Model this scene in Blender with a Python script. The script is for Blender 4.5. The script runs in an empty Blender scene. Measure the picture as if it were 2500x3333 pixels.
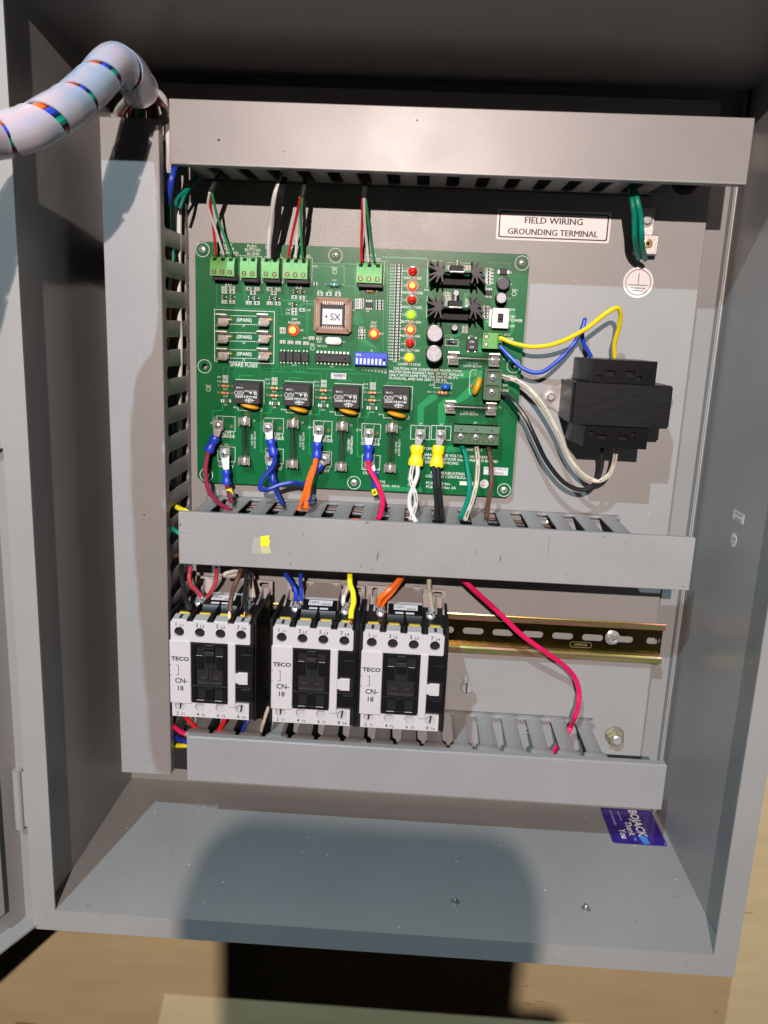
import bpy, math, random
from mathutils import Vector, Matrix, Euler
random.seed(7)
R = math.radians
S = 0.001                                   # everything below is written in millimetres
sc = bpy.context.scene
COL = sc.collection

# ------------------------------------------------------------------ camera
CAM = Vector((174.95, -645.03, -57.67)); ROT = (R(77.098), R(-2.388), R(2.560)); FPX = 2627.5
cd = bpy.data.cameras.new('camera'); cam = bpy.data.objects.new('camera', cd); COL.objects.link(cam)
cam.location = CAM * S; cam.rotation_euler = ROT
cd.sensor_fit = 'HORIZONTAL'; cd.sensor_width = 36; cd.lens = FPX / 2500 * 36
cd.clip_start = 0.01; cd.clip_end = 50
sc.camera = cam
# ------------------------------------------------------------------ light
w = bpy.data.worlds.new("World"); sc.world = w; w.use_nodes = True
w.node_tree.nodes['Background'].inputs[0].default_value = (.62, .60, .62, 1)
w.node_tree.nodes['Background'].inputs[1].default_value = 0.004
def lamp(name, loc, col, e, r):
    l = bpy.data.lights.new(name, 'POINT'); l.color = col; l.energy = e; l.shadow_soft_size = r * S
    o = bpy.data.objects.new(name, l); COL.objects.link(o); o.location = Vector(loc) * S
    return o
lamp('warm_work_lamp', (124, -1445, 330), (1, .82, .74), 106, 8)
lamp('cool_ceiling_lamp', (-390, -1818, 1590), (.71, .90, 1), 200, 12)
sc.view_settings.view_transform = 'Standard'; sc.view_settings.look = 'None'
sc.view_settings.exposure = 0; sc.view_settings.gamma = 1
try:
    sc.cycles.use_denoising = True
    sc.cycles.max_bounces = 6; sc.cycles.diffuse_bounces = 2; sc.cycles.transparent_max_bounces = 8
    sc.cycles.sample_clamp_indirect = 3; sc.cycles.caustics_reflective = False; sc.cycles.caustics_refractive = False
except Exception: sc.cycles.use_denoising = True

# ------------------------------------------------------------------ survey: readings taken on the photograph, put back on known real planes
MR = Euler(ROT, 'XYZ').to_matrix()
ZM = {'A':(0,0,.7535),'B':(1250,0,.7535),'C':(600,760,.3617),'D':(1100,760,.3918),'E':(600,1180,.3617),'F':(1100,1180,.3918),'G':(0,1000,.452),
'H':(1600,900,.5425),'I':(500,1560,.6028),'J':(1400,1560,.663),'K':(520,1820,.2893),'L':(860,1820,.3737),'M':(1400,1900,.663),'N':(0,2300,.7535),
'O':(1250,2300,.7535),'P':(0,0,.4219),'Q':(0,2400,.4219),'R':(2000,2400,.4219),'S':(2050,500,.4523),'T':(600,900,.1808),'U':(1380,820,.1929),
'V':(1150,1850,.1989),'X':(540,1850,.217),'Y':(500,2300,.3014),'Z':(2000,600,.1808),'a':(2350,1600,.113)}
def q(z, x, y, val, ax=1):
    a, b, s = ZM[z]
    d = MR @ Vector(((a + s*x - 1250)/FPX, -(b + s*y - 1666.5)/FPX, -1))
    return CAM + d * ((val - CAM[ax]) / d[ax])
BY = -7.6                                   # front face of the circuit board
def b(z, x, y, h=0):                        # -> (X, Z) on the board at height h above it
    p = q(z, x, y, BY - h); return p.x, p.z

# ------------------------------------------------------------------ materials
def mat(name, col, rough=.5, metal=0, bump=0, bscale=900, vary=0, vscale=60, emit=0, ecol=None, spec=.5, alpha=None, trans=0, stretch=None, dirt=None, scratch=None):
    m = bpy.data.materials.new(name); m.use_nodes = True
    nt = m.node_tree; N = nt.nodes; L = nt.links; p = N['Principled BSDF']
    p.inputs['Base Color'].default_value = (*col, 1); p.inputs['Roughness'].default_value = rough
    p.inputs['Metallic'].default_value = metal; p.inputs['Specular IOR Level'].default_value = spec
    if trans: p.inputs['Transmission Weight'].default_value = trans
    tc = N.new('ShaderNodeTexCoord'); mp = N.new('ShaderNodeMapping'); L.new(tc.outputs['Object'], mp.inputs[0])
    if stretch: mp.inputs['Scale'].default_value = stretch
    def noise(scale, detail=3):
        n = N.new('ShaderNodeTexNoise'); n.inputs['Scale'].default_value = scale; n.inputs['Detail'].default_value = detail
        L.new(mp.outputs[0], n.inputs['Vector']); return n
    last = None
    if vary:
        n = noise(vscale, 4)
        r = N.new('ShaderNodeMapRange'); r.inputs[1].default_value = .25; r.inputs[2].default_value = .75
        r.inputs[3].default_value = 1 - vary; r.inputs[4].default_value = 1 + vary; L.new(n.outputs[0], r.inputs[0])
        h = N.new('ShaderNodeHueSaturation'); h.inputs['Color'].default_value = (*col, 1); L.new(r.outputs[0], h.inputs['Value'])
        L.new(h.outputs[0], p.inputs['Base Color']); last = h.outputs[0]
        r2 = N.new('ShaderNodeMapRange'); r2.inputs[3].default_value = max(.02, rough*.8); r2.inputs[4].default_value = min(1, rough*1.2)
        L.new(n.outputs[0], r2.inputs[0]); L.new(r2.outputs[0], p.inputs['Roughness'])
    if dirt:                                  # (colour, scale, threshold): specks and smudges of grime
        n = noise(dirt[1], 6); r = N.new('ShaderNodeMapRange'); r.inputs[1].default_value = dirt[2]; r.inputs[2].default_value = dirt[2]+.06
        L.new(n.outputs[0], r.inputs[0]); mx = N.new('ShaderNodeMix'); mx.data_type = 'RGBA'
        L.new(r.outputs[0], mx.inputs[0]); mx.inputs[7].default_value = (*dirt[0], 1)
        if last: L.new(last, mx.inputs[6])
        else: mx.inputs[6].default_value = (*col, 1)
        L.new(mx.outputs[2], p.inputs['Base Color'])
    if scratch:
        mp2 = N.new('ShaderNodeMapping'); L.new(tc.outputs['Object'], mp2.inputs[0]); mp2.inputs['Scale'].default_value = scratch[0]; mp2.inputs['Rotation'].default_value = (0, R(4), 0)
        n = N.new('ShaderNodeTexNoise'); n.inputs['Scale'].default_value = 1; n.inputs['Detail'].default_value = 2; L.new(mp2.outputs[0], n.inputs['Vector'])
        r = N.new('ShaderNodeMapRange'); r.inputs[1].default_value = scratch[1]; r.inputs[2].default_value = scratch[1]+.05; r.inputs[4].default_value = .6; L.new(n.outputs[0], r.inputs[0])
        mx = N.new('ShaderNodeMix'); mx.data_type = 'RGBA'; L.new(r.outputs[0], mx.inputs[0]); mx.inputs[7].default_value = (min(1,col[0]*1.8), min(1,col[1]*1.8), min(1,col[2]*1.8), 1)
        src = p.inputs['Base Color'].links
        if src: L.new(src[0].from_socket, mx.inputs[6])
        else: mx.inputs[6].default_value = (*col, 1)
        L.new(mx.outputs[2], p.inputs['Base Color'])
    if bump:
        n = noise(bscale, 2); bp = N.new('ShaderNodeBump'); bp.inputs['Strength'].default_value = bump; bp.inputs['Distance'].default_value = .0004
        L.new(n.outputs[0], bp.inputs['Height']); L.new(bp.outputs[0], p.inputs['Normal'])
    if emit:
        p.inputs['Emission Color'].default_value = (*(ecol or col), 1); p.inputs['Emission Strength'].default_value = emit
    if alpha is not None:
        mx = N.new('ShaderNodeMixShader'); tr = N.new('ShaderNodeBsdfTransparent'); out = N['Material Output']
        mx.inputs[0].default_value = alpha; L.new(tr.outputs[0], mx.inputs[1]); L.new(p.outputs[0], mx.inputs[2]); L.new(mx.outputs[0], out.inputs[0])
    return m
M = dict(
 paint=mat('gray_powder_paint', (.255,.26,.258), .33, bump=.28, bscale=1200, vary=.05, vscale=14, scratch=((420,420,420), .77), dirt=((.12,.11,.10), 160, .75)),
 plate=mat('gray_plate_paint', (.29,.292,.29), .40, bump=.5, bscale=1000, vary=.025, vscale=30, dirt=((.6,.6,.6), 230, .75)),
 pvc=mat('gray_duct_plastic', (.27,.272,.278), .37, bump=.2, bscale=1500, vary=.04, vscale=22, scratch=((1500,300,90), .74), dirt=((.55,.55,.55), 300, .76)),
 pvcw=mat('worn_duct_plastic', (.28,.28,.285), .42, bump=.2, bscale=1500, vary=.04, vscale=25, dirt=((.09,.08,.075), 210, .71), scratch=((900,300,120), .73)),
 pcb=mat('green_solder_mask', (.001,.118,.034), .33, vary=.06, vscale=40, bump=.08, bscale=500, spec=.28),
 trace=mat('masked_copper', (.012,.25,.08), .3, spec=.35), silk=mat('white_ink', (.68,.75,.71), .6),
 pcb_edge=mat('fibreglass', (.3,.33,.15), .6),
 black=mat('black_plastic', (.006,.006,.007), .36, bump=.1, bscale=1500, spec=.32), blackm=mat('matt_black_plastic', (.010,.010,.011), .55, bump=.2, bscale=2500, spec=.3),
 anod=mat('black_anodised_metal', (.020,.018,.020), .42, .5), chip=mat('chip_epoxy', (.024,.021,.024), .5, bump=.15, bscale=3000, spec=.35),
 cwhite=mat('contactor_grey_white_plastic', (.50,.49,.515), .42, bump=.08, bscale=2500), cgrey=mat('contactor_cap_plastic', (.40,.40,.42), .45),
 beige=mat('contactor_base_plastic', (.40,.37,.35), .5, bump=.1, bscale=2500), ink=mat('black_ink', (.015,.015,.016), .55),
 chrome=mat('zinc_plated_steel', (.80,.82,.84), .24, .72, vary=.1, vscale=500), tin=mat('tinned_brass', (.66,.63,.59), .25, .72, vary=.15, vscale=600),
 solder=mat('solder', (.88,.88,.87), .4, 0), steel=mat('brushed_steel', (.42,.41,.40), .42, .9, vary=.08, vscale=700),
 alu=mat('mill_aluminium', (.50,.48,.47), .40, .8, vary=.12, vscale=400, bump=.4, bscale=1200), shadedbrass=mat('shaded_screw', (.22,.20,.12), .4, .6), olive=mat('yellow_zinc_nut', (.50,.46,.30), .35, .75), lug=mat('tinned_lug', (.46,.45,.44), .42, .6), webr=mat('shaded_rail_web', (.075,.062,.016), .22, .9, vary=.25, vscale=60, stretch=(1,1,6)), brass=mat('brass', (.62,.48,.24), .3, .9),  # shaded_screw: darker metal, shade of the screw wells put into its colour
 ybrass=mat('yellow_passivated_clamp', (.75,.60,.06), .35, .6), copper=mat('copper_strand', (.85,.36,.16), .3, 1), gold=mat('gold_pad', (.80,.62,.30), .3, .8),
 tgreen=mat('bright_green_terminal', (.10,.35,.07), .45, bump=.1, bscale=2500), dgreen=mat('dark_green_terminal', (.055,.115,.060), .5, bump=.1, bscale=2500),
 hole=mat('dark_recess', (.004,.004,.004), .8), label=mat('label_stock', (.60,.60,.63), .55), labelw=mat('white_vinyl', (.78,.76,.77), .42),
 plcc=mat('tan_socket_plastic', (.235,.12,.07), .5, vary=.06, vscale=300), dipblue=mat('blue_switch_plastic', (.018,.06,.55), .4), white=mat('white_plastic', (.75,.76,.80), .45),
 yel_disc=mat('mustard_varistor', (.68,.32,.010), .28), blu_disc=mat('blue_ceramic', (.008,.09,.50), .2), tanres=mat('tan_resistor', (.62,.34,.17), .45), tealres=mat('teal_inductor', (.05,.33,.30), .4),
 orangeband=mat('orange_band', (.75,.22,.02), .4), brownband=mat('brown_band', (.10,.03,.01), .4), ceramic=mat('chip_ceramic', (.28,.26,.22), .5),
 xf=mat('transformer_core_lacquer', (.009,.009,.011), .36, bump=.10, bscale=300, vary=.12, vscale=60, stretch=(1,1,8), dirt=((.16,.16,.16), 420, .73), spec=.28),
 xfb=mat('transformer_bobbin', (.003,.003,.004), .34, bump=.15, bscale=1200, spec=.25), lam=mat('galvanised_bracket', (.40,.40,.40), .36, .9, vary=.2, vscale=150),
 capsil=mat('capacitor_top', (.36,.34,.37), .5, .25, vary=.15, vscale=500), capb=mat('capacitor_sleeve', (.018,.018,.022), .3), coil=mat('ferrite', (.05,.045,.055), .5),
 wood=mat('painted_wall', (.46,.37,.21), .6, bump=.35, bscale=120, vary=.07, vscale=12, stretch=(1,1,4), dirt=((.26,.19,.09), 30, .69)),
 card=mat('card_print', (.030,.008,.20), .16, vary=.45, vscale=45), cardb=mat('card_blue_patch', (.04,.22,.60), .25), gasket=mat('black_gasket', (.02,.02,.02), .7),
 tape=mat('yellow_tape', (.80,.78,.02), .45, vary=.12, vscale=300), tapef=mat('faded_tape', (.46,.46,.25), .5), scuff=mat('scuff', (.05,.045,.04), .7),
 residue=mat('tape_residue', (.33,.325,.30), .6),
 phone=mat('phone_body', (.02,.02,.022), .3), glassy=mat('fuse_glass', (.9,.95,.93), .04, alpha=.16, spec=1), wirebare=mat('fuse_wire', (.75,.75,.72), .25, 1),
 led_off=mat('red_led_unlit', (.62,.016,.010), .12), rail=None, wrap=None)
def wcol(n, c, r=.37): M[n] = mat(n, c, r, bump=.06, bscale=1200, vary=.05, vscale=300)
for n, c in dict(w_red=(.60,.015,.022), w_white=(.68,.67,.66), w_green=(.03,.26,.10), w_black=(.012,.012,.014), w_teal=(.0,.22,.15), w_yellow=(.80,.60,.005),
    w_blue=(.012,.05,.46), w_bluedk=(.010,.035,.30), w_maroon=(.24,.02,.05), w_rose=(.42,.045,.075), w_orange=(.85,.15,.015), w_magenta=(.70,.008,.10), w_cream=(.58,.54,.44), w_brown=(.105,.050,.033),
    w_grey=(.36,.36,.28), w_jacket=(.02,.02,.022), sl_blue=(.015,.045,.50), sl_yellow=(.85,.68,.01), w_yellow2=(.85,.78,.02)).items(): wcol(n, c)
def led_mat(name, core, rim, sc_, sr):
    M[name+'_core'] = mat(name+'_core', core, .3, emit=sc_, ecol=core)
    M[name] = mat(name, rim, .3, emit=sr, ecol=rim, spec=.2)
led_mat('led_red', (1,.55,.07), (1,.014,.006), 2.2, 5)
led_mat('led_green', (.50,.90,.03), (.25,.75,.01), 1.0, .8)
led_mat('led_yellow', (1,.74,.03), (1,.45,.0), 1.1, .8)
def rail_mat():                              # yellow chromate: gold with pink and green interference bands, the pink also painting lip highlights
    m = mat('yellow_chromate_rail', (.5,.4,.2), .27, 1); nt = m.node_tree; N = nt.nodes; L = nt.links
    tc = N.new('ShaderNodeTexCoord'); mp = N.new('ShaderNodeMapping'); mp.inputs['Scale'].default_value = (5, 120, 190)
    n = N.new('ShaderNodeTexNoise'); n.inputs['Scale'].default_value = 1.6; n.inputs['Detail'].default_value = 3
    cr = N.new('ShaderNodeValToRGB'); e = cr.color_ramp; e.elements[0].position = .3; e.elements[0].color = (.26,.22,.06,1)
    e.elements[1].position = .72; e.elements[1].color = (.85,.78,.38,1)
    for ps, c in ((.43,(.40,.33,.09,1)),(.52,(.85,.40,.42,1)),(.58,(.36,.42,.12,1))):
        k = e.elements.new(ps); k.color = c
    L.new(tc.outputs['Object'], mp.inputs[0]); L.new(mp.outputs[0], n.inputs['Vector']); L.new(n.outputs[0], cr.inputs[0]); L.new(cr.outputs[0], N['Principled BSDF'].inputs['Base Color']); N['Principled BSDF'].inputs['Metallic'].default_value = .8
    return m
M['rail'] = rail_mat()
def wrap_mat():                              # milky polyethylene ribbon with a soft pearly tint
    m = bpy.data.materials.new('milky_spiral_wrap'); m.use_nodes = True; nt = m.node_tree; N = nt.nodes; L = nt.links
    p = N['Principled BSDF']; p.inputs['Roughness'].default_value = .2; p.inputs['Base Color'].default_value = (.62,.63,.70,1)
    n = N.new('ShaderNodeTexNoise'); n.inputs['Scale'].default_value = 28; cr = N.new('ShaderNodeValToRGB'); e = cr.color_ramp
    e.elements[0].position = .38; e.elements[0].color = (.40,.57,.76,1); e.elements[1].position = .62; e.elements[1].color = (.68,.64,.72,1)
    tc = N.new('ShaderNodeTexCoord'); L.new(tc.outputs['Object'], n.inputs['Vector']); L.new(n.outputs[0], cr.inputs[0]); L.new(cr.outputs[0], p.inputs['Base Color'])
    tl = N.new('ShaderNodeBsdfTranslucent'); tl.inputs[0].default_value = (.75,.75,.82,1)
    a = N.new('ShaderNodeMixShader'); a.inputs[0].default_value = .25; L.new(p.outputs[0], a.inputs[1]); L.new(tl.outputs[0], a.inputs[2])
    tr = N.new('ShaderNodeBsdfTransparent'); c = N.new('ShaderNodeMixShader'); c.inputs[0].default_value = .57
    L.new(tr.outputs[0], c.inputs[1]); L.new(a.outputs[0], c.inputs[2]); L.new(c.outputs[0], N['Material Output'].inputs[0])
    return m
M['wrap'] = wrap_mat()
def glass_mat():                             # thin tube glass: clear, with Fresnel reflection
    m = bpy.data.materials.new('fuse_glass_thin'); m.use_nodes = True; nt = m.node_tree; N = nt.nodes; L = nt.links
    tr = N.new('ShaderNodeBsdfTransparent'); tr.inputs[0].default_value = (.90,.95,.93,1); gl = N.new('ShaderNodeBsdfGlossy'); gl.inputs['Roughness'].default_value = .14
    mx = N.new('ShaderNodeMixShader'); mx.inputs[0].default_value = .2
    L.new(tr.outputs[0], mx.inputs[1]); L.new(gl.outputs[0], mx.inputs[2]); L.new(mx.outputs[0], N['Material Output'].inputs[0])
    return m
M['glassy'] = glass_mat()

# ------------------------------------------------------------------ mesh builder
_tc = {}
def curve2d(outer, holes=()):
    cu = bpy.data.curves.new('c', 'CURVE'); cu.dimensions = '2D'; cu.fill_mode = 'BOTH'
    for pl in (outer, *holes):
        sp = cu.splines.new('POLY'); sp.points.add(len(pl)-1); sp.use_cyclic_u = True
        for i, p in enumerate(pl): sp.points[i].co = (p[0], p[1], 0, 1)
    return cu
def curve_mesh(cu):
    o = bpy.data.objects.new('t', cu); COL.objects.link(o)
    dg = bpy.context.evaluated_depsgraph_get(); me = bpy.data.meshes.new_from_object(o.evaluated_get(dg))
    v = [tuple(x.co) for x in me.vertices]; f = [tuple(p.vertices) for p in me.polygons]
    bpy.data.objects.remove(o); bpy.data.meshes.remove(me); bpy.data.curves.remove(cu)
    return v, f
def text_geo(s, bold=0):
    k = (s, bold)
    if k not in _tc:
        cu = bpy.data.curves.new('t', 'FONT'); cu.body = s; cu.size = 1; cu.resolution_u = 2; cu.offset = bold
        v, f = curve_mesh(cu)
        x0 = min(p[0] for p in v); x1 = max(p[0] for p in v)
        _tc[k] = ([(p[0]-x0, p[1]) for p in v], f, x1-x0)
    return _tc[k]
def circ(cx, cy, r, n=20, ry=None): return [(cx + r*math.cos(2*math.pi*i/n), cy + (ry or r)*math.sin(2*math.pi*i/n)) for i in range(n)]
def rrect(x0, x1, y0, y1, r, n=4):
    o = []
    for cx, cy, a in ((x1-r,y1-r,0),(x0+r,y1-r,90),(x0+r,y0+r,180),(x1-r,y0+r,270)):
        for i in range(n+1):
            t = R(a + 90*i/n); o.append((cx + r*math.cos(t), cy + r*math.sin(t)))
    return o
def catmull(P, n):
    if len(P) < 3: return [P[0].lerp(P[-1], i/n) for i in range(n+1)]
    out = []; Q = [P[0]*2-P[1]] + list(P) + [P[-1]*2-P[-2]]
    for i in range(1, len(Q)-2):
        for j in range(n):
            t = j/n; a, b_, c, d = Q[i-1:i+3]
            out.append(.5*((2*b_)+(c-a)*t+(2*a-5*b_+4*c-d)*t*t+(3*b_-a-3*c+d)*t**3))
    out.append(P[-1].copy()); return out
def frames(pts):
    T = [(pts[min(i+1, len(pts)-1)] - pts[max(i-1, 0)]).normalized() for i in range(len(pts))]
    n = T[0].orthogonal().normalized(); out = []
    for t in T:
        n = (n - t*n.dot(t)).normalized(); out.append((t, n, t.cross(n)))
    return out
class MB:
    def __init__(s): s.v = []; s.f = []; s.m = []
    def add(s, v, f, mi=0):
        o = len(s.v); s.v += [tuple(p) for p in v]; s.f += [tuple(i+o for i in x) for x in f]; s.m += [mi]*len(f); return s
    def box(s, x0, x1, y0, y1, z0, z1, c=0, mi=0):
        if x0 > x1: x0, x1 = x1, x0
        if y0 > y1: y0, y1 = y1, y0
        if z0 > z1: z0, z1 = z1, z0
        if not c:
            v = [(x, y, z) for x in (x0, x1) for y in (y0, y1) for z in (z0, z1)]
            return s.add(v, [(0,1,3,2),(4,6,7,5),(0,4,5,1),(2,3,7,6),(0,2,6,4),(1,5,7,3)], mi)
        c = min(c, (x1-x0)*.45, (y1-y0)*.45, (z1-z0)*.45)
        C = ((x0+x1)/2, (y0+y1)/2, (z0+z1)/2); H = ((x1-x0)/2, (y1-y0)/2, (z1-z0)/2)
        idx = {}; v = []
        for sx in (-1,1):
            for sy in (-1,1):
                for sz in (-1,1):
                    g = (sx,sy,sz)
                    for ax in range(3):
                        idx[g, ax] = len(v); v.append(tuple(C[k] + g[k]*(H[k] - (0 if k == ax else c)) for k in range(3)))
        f = []
        for ax in range(3):
            u, w_ = (ax+1) % 3, (ax+2) % 3
            for sg in (-1, 1):
                q4 = []
                for a, d in ((-1,-1),(1,-1),(1,1),(-1,1)):
                    g = [0,0,0]; g[ax] = sg; g[u] = a; g[w_] = d; q4.append(idx[tuple(g), ax])
                f.append(tuple(q4) if sg > 0 else tuple(q4[::-1]))
            for a in (-1, 1):
                for d in (-1, 1):            # edge parallel to ax
                    g0 = [0,0,0]; g0[u] = a; g0[w_] = d; g1 = list(g0); g0[ax] = -1; g1[ax] = 1; g0, g1 = tuple(g0), tuple(g1)
                    e = (idx[g0,u], idx[g1,u], idx[g1,w_], idx[g0,w_]); f.append(e if a*d > 0 else e[::-1])
        for sx in (-1,1):
            for sy in (-1,1):
                for sz in (-1,1):
                    g = (sx,sy,sz); e = (idx[g,0], idx[g,1], idx[g,2]); f.append(e if sx*sy*sz > 0 else e[::-1])
        return s.add(v, f, mi)
    def lathe(s, prof, o, ax=(0,-1,0), n=16, mi=0, mis=None):   # prof: (radius, height) along ax
        a = Vector(ax).normalized(); u = a.orthogonal().normalized(); w_ = a.cross(u); o = Vector(o); v = []; f = []; m = []
        for r, h in prof:
            for i in range(n):
                t = 2*math.pi*i/n; v.append(o + a*h + (u*math.cos(t) + w_*math.sin(t))*r)
        for k in range(len(prof)-1):
            for i in range(n):
                j = (i+1) % n; f.append((k*n+i, k*n+j, (k+1)*n+j, (k+1)*n+i)); m.append(mis[k] if mis else mi)
        f.append(tuple(range(n))[::-1]); m.append(m[0] if m else mi); k = len(prof)-1; f.append(tuple(range(k*n, k*n+n))); m.append(m[k-1])
        oo = len(s.v); s.v += [tuple(p) for p in v]; s.f += [tuple(i+oo for i in x) for x in f]; s.m += m; return s
    def cyl(s, p0, p1, r, r1=None, n=14, mi=0, c=0):
        p0 = Vector(p0); p1 = Vector(p1); d = p1-p0; r1 = r if r1 is None else r1; L_ = d.length
        pr = [(r,0),(r1,L_)] if not c else [(r,0),(r1,L_-c),(r1-c,L_)]
        return s.lathe(pr, p0, d, n, mi)
    def tube(s, P, r, n=8, sub=6, mi=0, cap=True):
        pts = catmull([Vector(p) for p in P], sub); fr = frames(pts); v = []; f = []
        rs = r if callable(r) else (lambda t: r)
        for k, (p, (t, a, c)) in enumerate(zip(pts, fr)):
            rr = rs(k/(len(pts)-1))
            for i in range(n):
                g = 2*math.pi*i/n; v.append(p + (a*math.cos(g) + c*math.sin(g))*rr)
        for k in range(len(pts)-1):
            for i in range(n):
                j = (i+1) % n; f.append((k*n+i, k*n+j, (k+1)*n+j, (k+1)*n+i))
        if cap: f += [tuple(range(n))[::-1], tuple(range((len(pts)-1)*n, len(pts)*n))]
        return s.add(v, f, mi)
    def prism(s, poly, mp, d0, d1, mi=0):    # poly 2d, mp(u, v, d) -> xyz
        n = len(poly); v = [mp(p[0], p[1], d0) for p in poly] + [mp(p[0], p[1], d1) for p in poly]
        f = [tuple(range(n))[::-1], tuple(range(n, 2*n))] + [(i, (i+1) % n, n+(i+1) % n, n+i) for i in range(n)]
        return s.add(v, f, mi)
    def plate(s, outer, holes, t, mp, mi=0): # with holes
        cu = curve2d(outer, holes); cu.extrude = t/2; v, f = curve_mesh(cu)
        return s.add([mp(p[0], p[1], p[2]+t/2) for p in v], f, mi)
    def flat(s, outer, holes, mp, mi=0):
        v, f = curve_mesh(curve2d(outer, holes)); return s.add([mp(p[0], p[1], 0) for p in v], f, mi)
    def text(s, txt, size, mp, align='c', sx=1, bold=0, mi=0):   # mp(u, v)
        v, f, wd = text_geo(txt, bold); off = {'c': -wd*sx*size/2, 'l': 0, 'r': -wd*sx*size}[align]
        return s.add([mp(p[0]*size*sx + off, p[1]*size) for p in v], f, mi)
    def ribbon(s, pts, wd, mp, closed=False, mi=0):
        P = [Vector(p) for p in pts]; n = len(P); v = []
        for i in range(n):
            a = P[i-1] if (i or closed) else P[0]; c = P[(i+1) % n] if (i < n-1 or closed) else P[-1]
            d1 = (P[i]-a); d2 = (c-P[i]); d1 = d1.normalized() if d1.length else d2.normalized(); d2 = d2.normalized() if d2.length else d1
            t = (d1+d2); t = t.normalized() if t.length > 1e-6 else d1; nn = Vector((-t[1], t[0])); k = wd/2/max(.4, nn.dot(Vector((-d1[1], d1[0]))))
            v += [mp(*(P[i]+nn*k)), mp(*(P[i]-nn*k))]
        f = [(2*i, 2*i+1, (2*i+3) % (2*n), (2*i+2) % (2*n)) for i in range(n if closed else n-1)]
        return s.add(v, f, mi)
    def mesh(s, name, mats, org=(0,0,0), ang=35):
        me = bpy.data.meshes.new(name)
        me.from_pydata([((p[0]-org[0])*S, (p[1]-org[1])*S, (p[2]-org[2])*S) for p in s.v], [], s.f)
        for m in mats: me.materials.append(M[m])
        me.polygons.foreach_set('material_index', s.m); me.polygons.foreach_set('use_smooth', [True]*len(s.f))
        import bmesh
        bm_ = bmesh.new(); bm_.from_mesh(me); bmesh.ops.recalc_face_normals(bm_, faces=bm_.faces); bm_.to_mesh(me); bm_.free()
        me.update(); me.set_sharp_from_angle(angle=R(ang)); return me
    def build(s, name, mats, parent=None, at=None, ang=35, **kw):
        if isinstance(mats, str): mats = [mats]
        base = WL.get(parent, Vector((0,0,0))); org = Vector(at) if at is not None else base
        me = s.mesh(name, mats, org, ang); return inst(me, name, parent, org, **kw)
WL = {}
def inst(me, name, parent=None, at=(0,0,0), rot=None, label=None, cat=None, group=None, kind=None):
    o = bpy.data.objects.new(name, me); COL.objects.link(o); base = WL.get(parent, Vector((0,0,0))); at = Vector(at)
    if parent: o.parent = parent
    o.location = (at - base)*S; WL[o] = at
    if rot: o.rotation_euler = rot
    for k, v in (('label', label), ('category', cat), ('group', group), ('kind', kind)):
        if v: o[k] = v
    return o
def thing(name, label, cat, at, group=None):
    o = bpy.data.objects.new(name, None); COL.objects.link(o); o.empty_display_size = .01
    o.location = Vector(at)*S; WL[o] = Vector(at); o['label'] = label; o['category'] = cat
    if group: o['group'] = group
    return o
XZ = lambda y: (lambda u, v, d=0: (u, y - d, v))          # drawing plane facing the viewer; d grows towards the viewer
def at2(x, y, z, rot=0):                                   # text placed on an XZ plane, rot in degrees counter-clockwise
    c, s_ = math.cos(R(rot)), math.sin(R(rot)); return lambda u, v: (x + u*c - v*s_, y, z + u*s_ + v*c)
def arc(cx, cz, r, a0, a1, n=8): return [(cx + r*math.cos(R(a0+(a1-a0)*i/n)), cz + r*math.sin(R(a0+(a1-a0)*i/n))) for i in range(n+1)]

# =================================================================== WALL AND ENCLOSURE
MB().box(-1800, 1800, 17.2, 40, -1700, 900).build('building_wall', 'wood', kind='structure')
XL, XR, FL, YF, YB, ZT = -70.2, 407.5, -471.5, -159, 14.6, 122
cab = thing('enclosure', 'grey painted steel enclosure with hinged door swung open to the left', 'electrical cabinet', (168, YB+2, FL-16))
MB().box(XL-8, XR+8, YB, YB+2, FL-8, ZT+8).build('back_wall', 'paint', cab)
MB().box(XL-9, XL, YF+1.6, YB-.1, FL-16, ZT+14).build('side_wall', 'paint', cab)
MB().box(XR, XR+7.5, YF+1.6, YB-.1, FL-16, ZT+14).build('side_wall', 'paint', cab)
MB().box(XL+.02, XR-.02, YF+1.6, YB-.2, FL-16, FL).build('floor_panel', 'paint', cab)
MB().box(XL+.02, XR-.02, YF+1.6, YB-.2, ZT, ZT+14).build('top_panel', 'paint', cab)
fr = MB(); fr.plate(rrect(-80, 415, FL-16.3, ZT+16, 2.5), [rrect(-64, 399, FL+.2, ZT-1, .6, 2)], 1.6, XZ(YF+1.58))
fr.build('front_flange', 'paint', cab)
MB().tube([(XR-.6, 12.5, FL+1), (XR-.6, 12.2, -300), (XR-.6, 12.4, -155), (XR-.6, 12.3, 20), (XR-.6, 12.5, ZT-2)], .9, 6, 3).build('bright_line_bead', 'plate', cab)  # added bead stands in for a bright line down the rear corner
MB().box(XR-4.5, XR-3.3, 7, YB-.1, FL+.1, ZT-1, mi=0).build('corner_channel', 'paint', cab)
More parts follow.
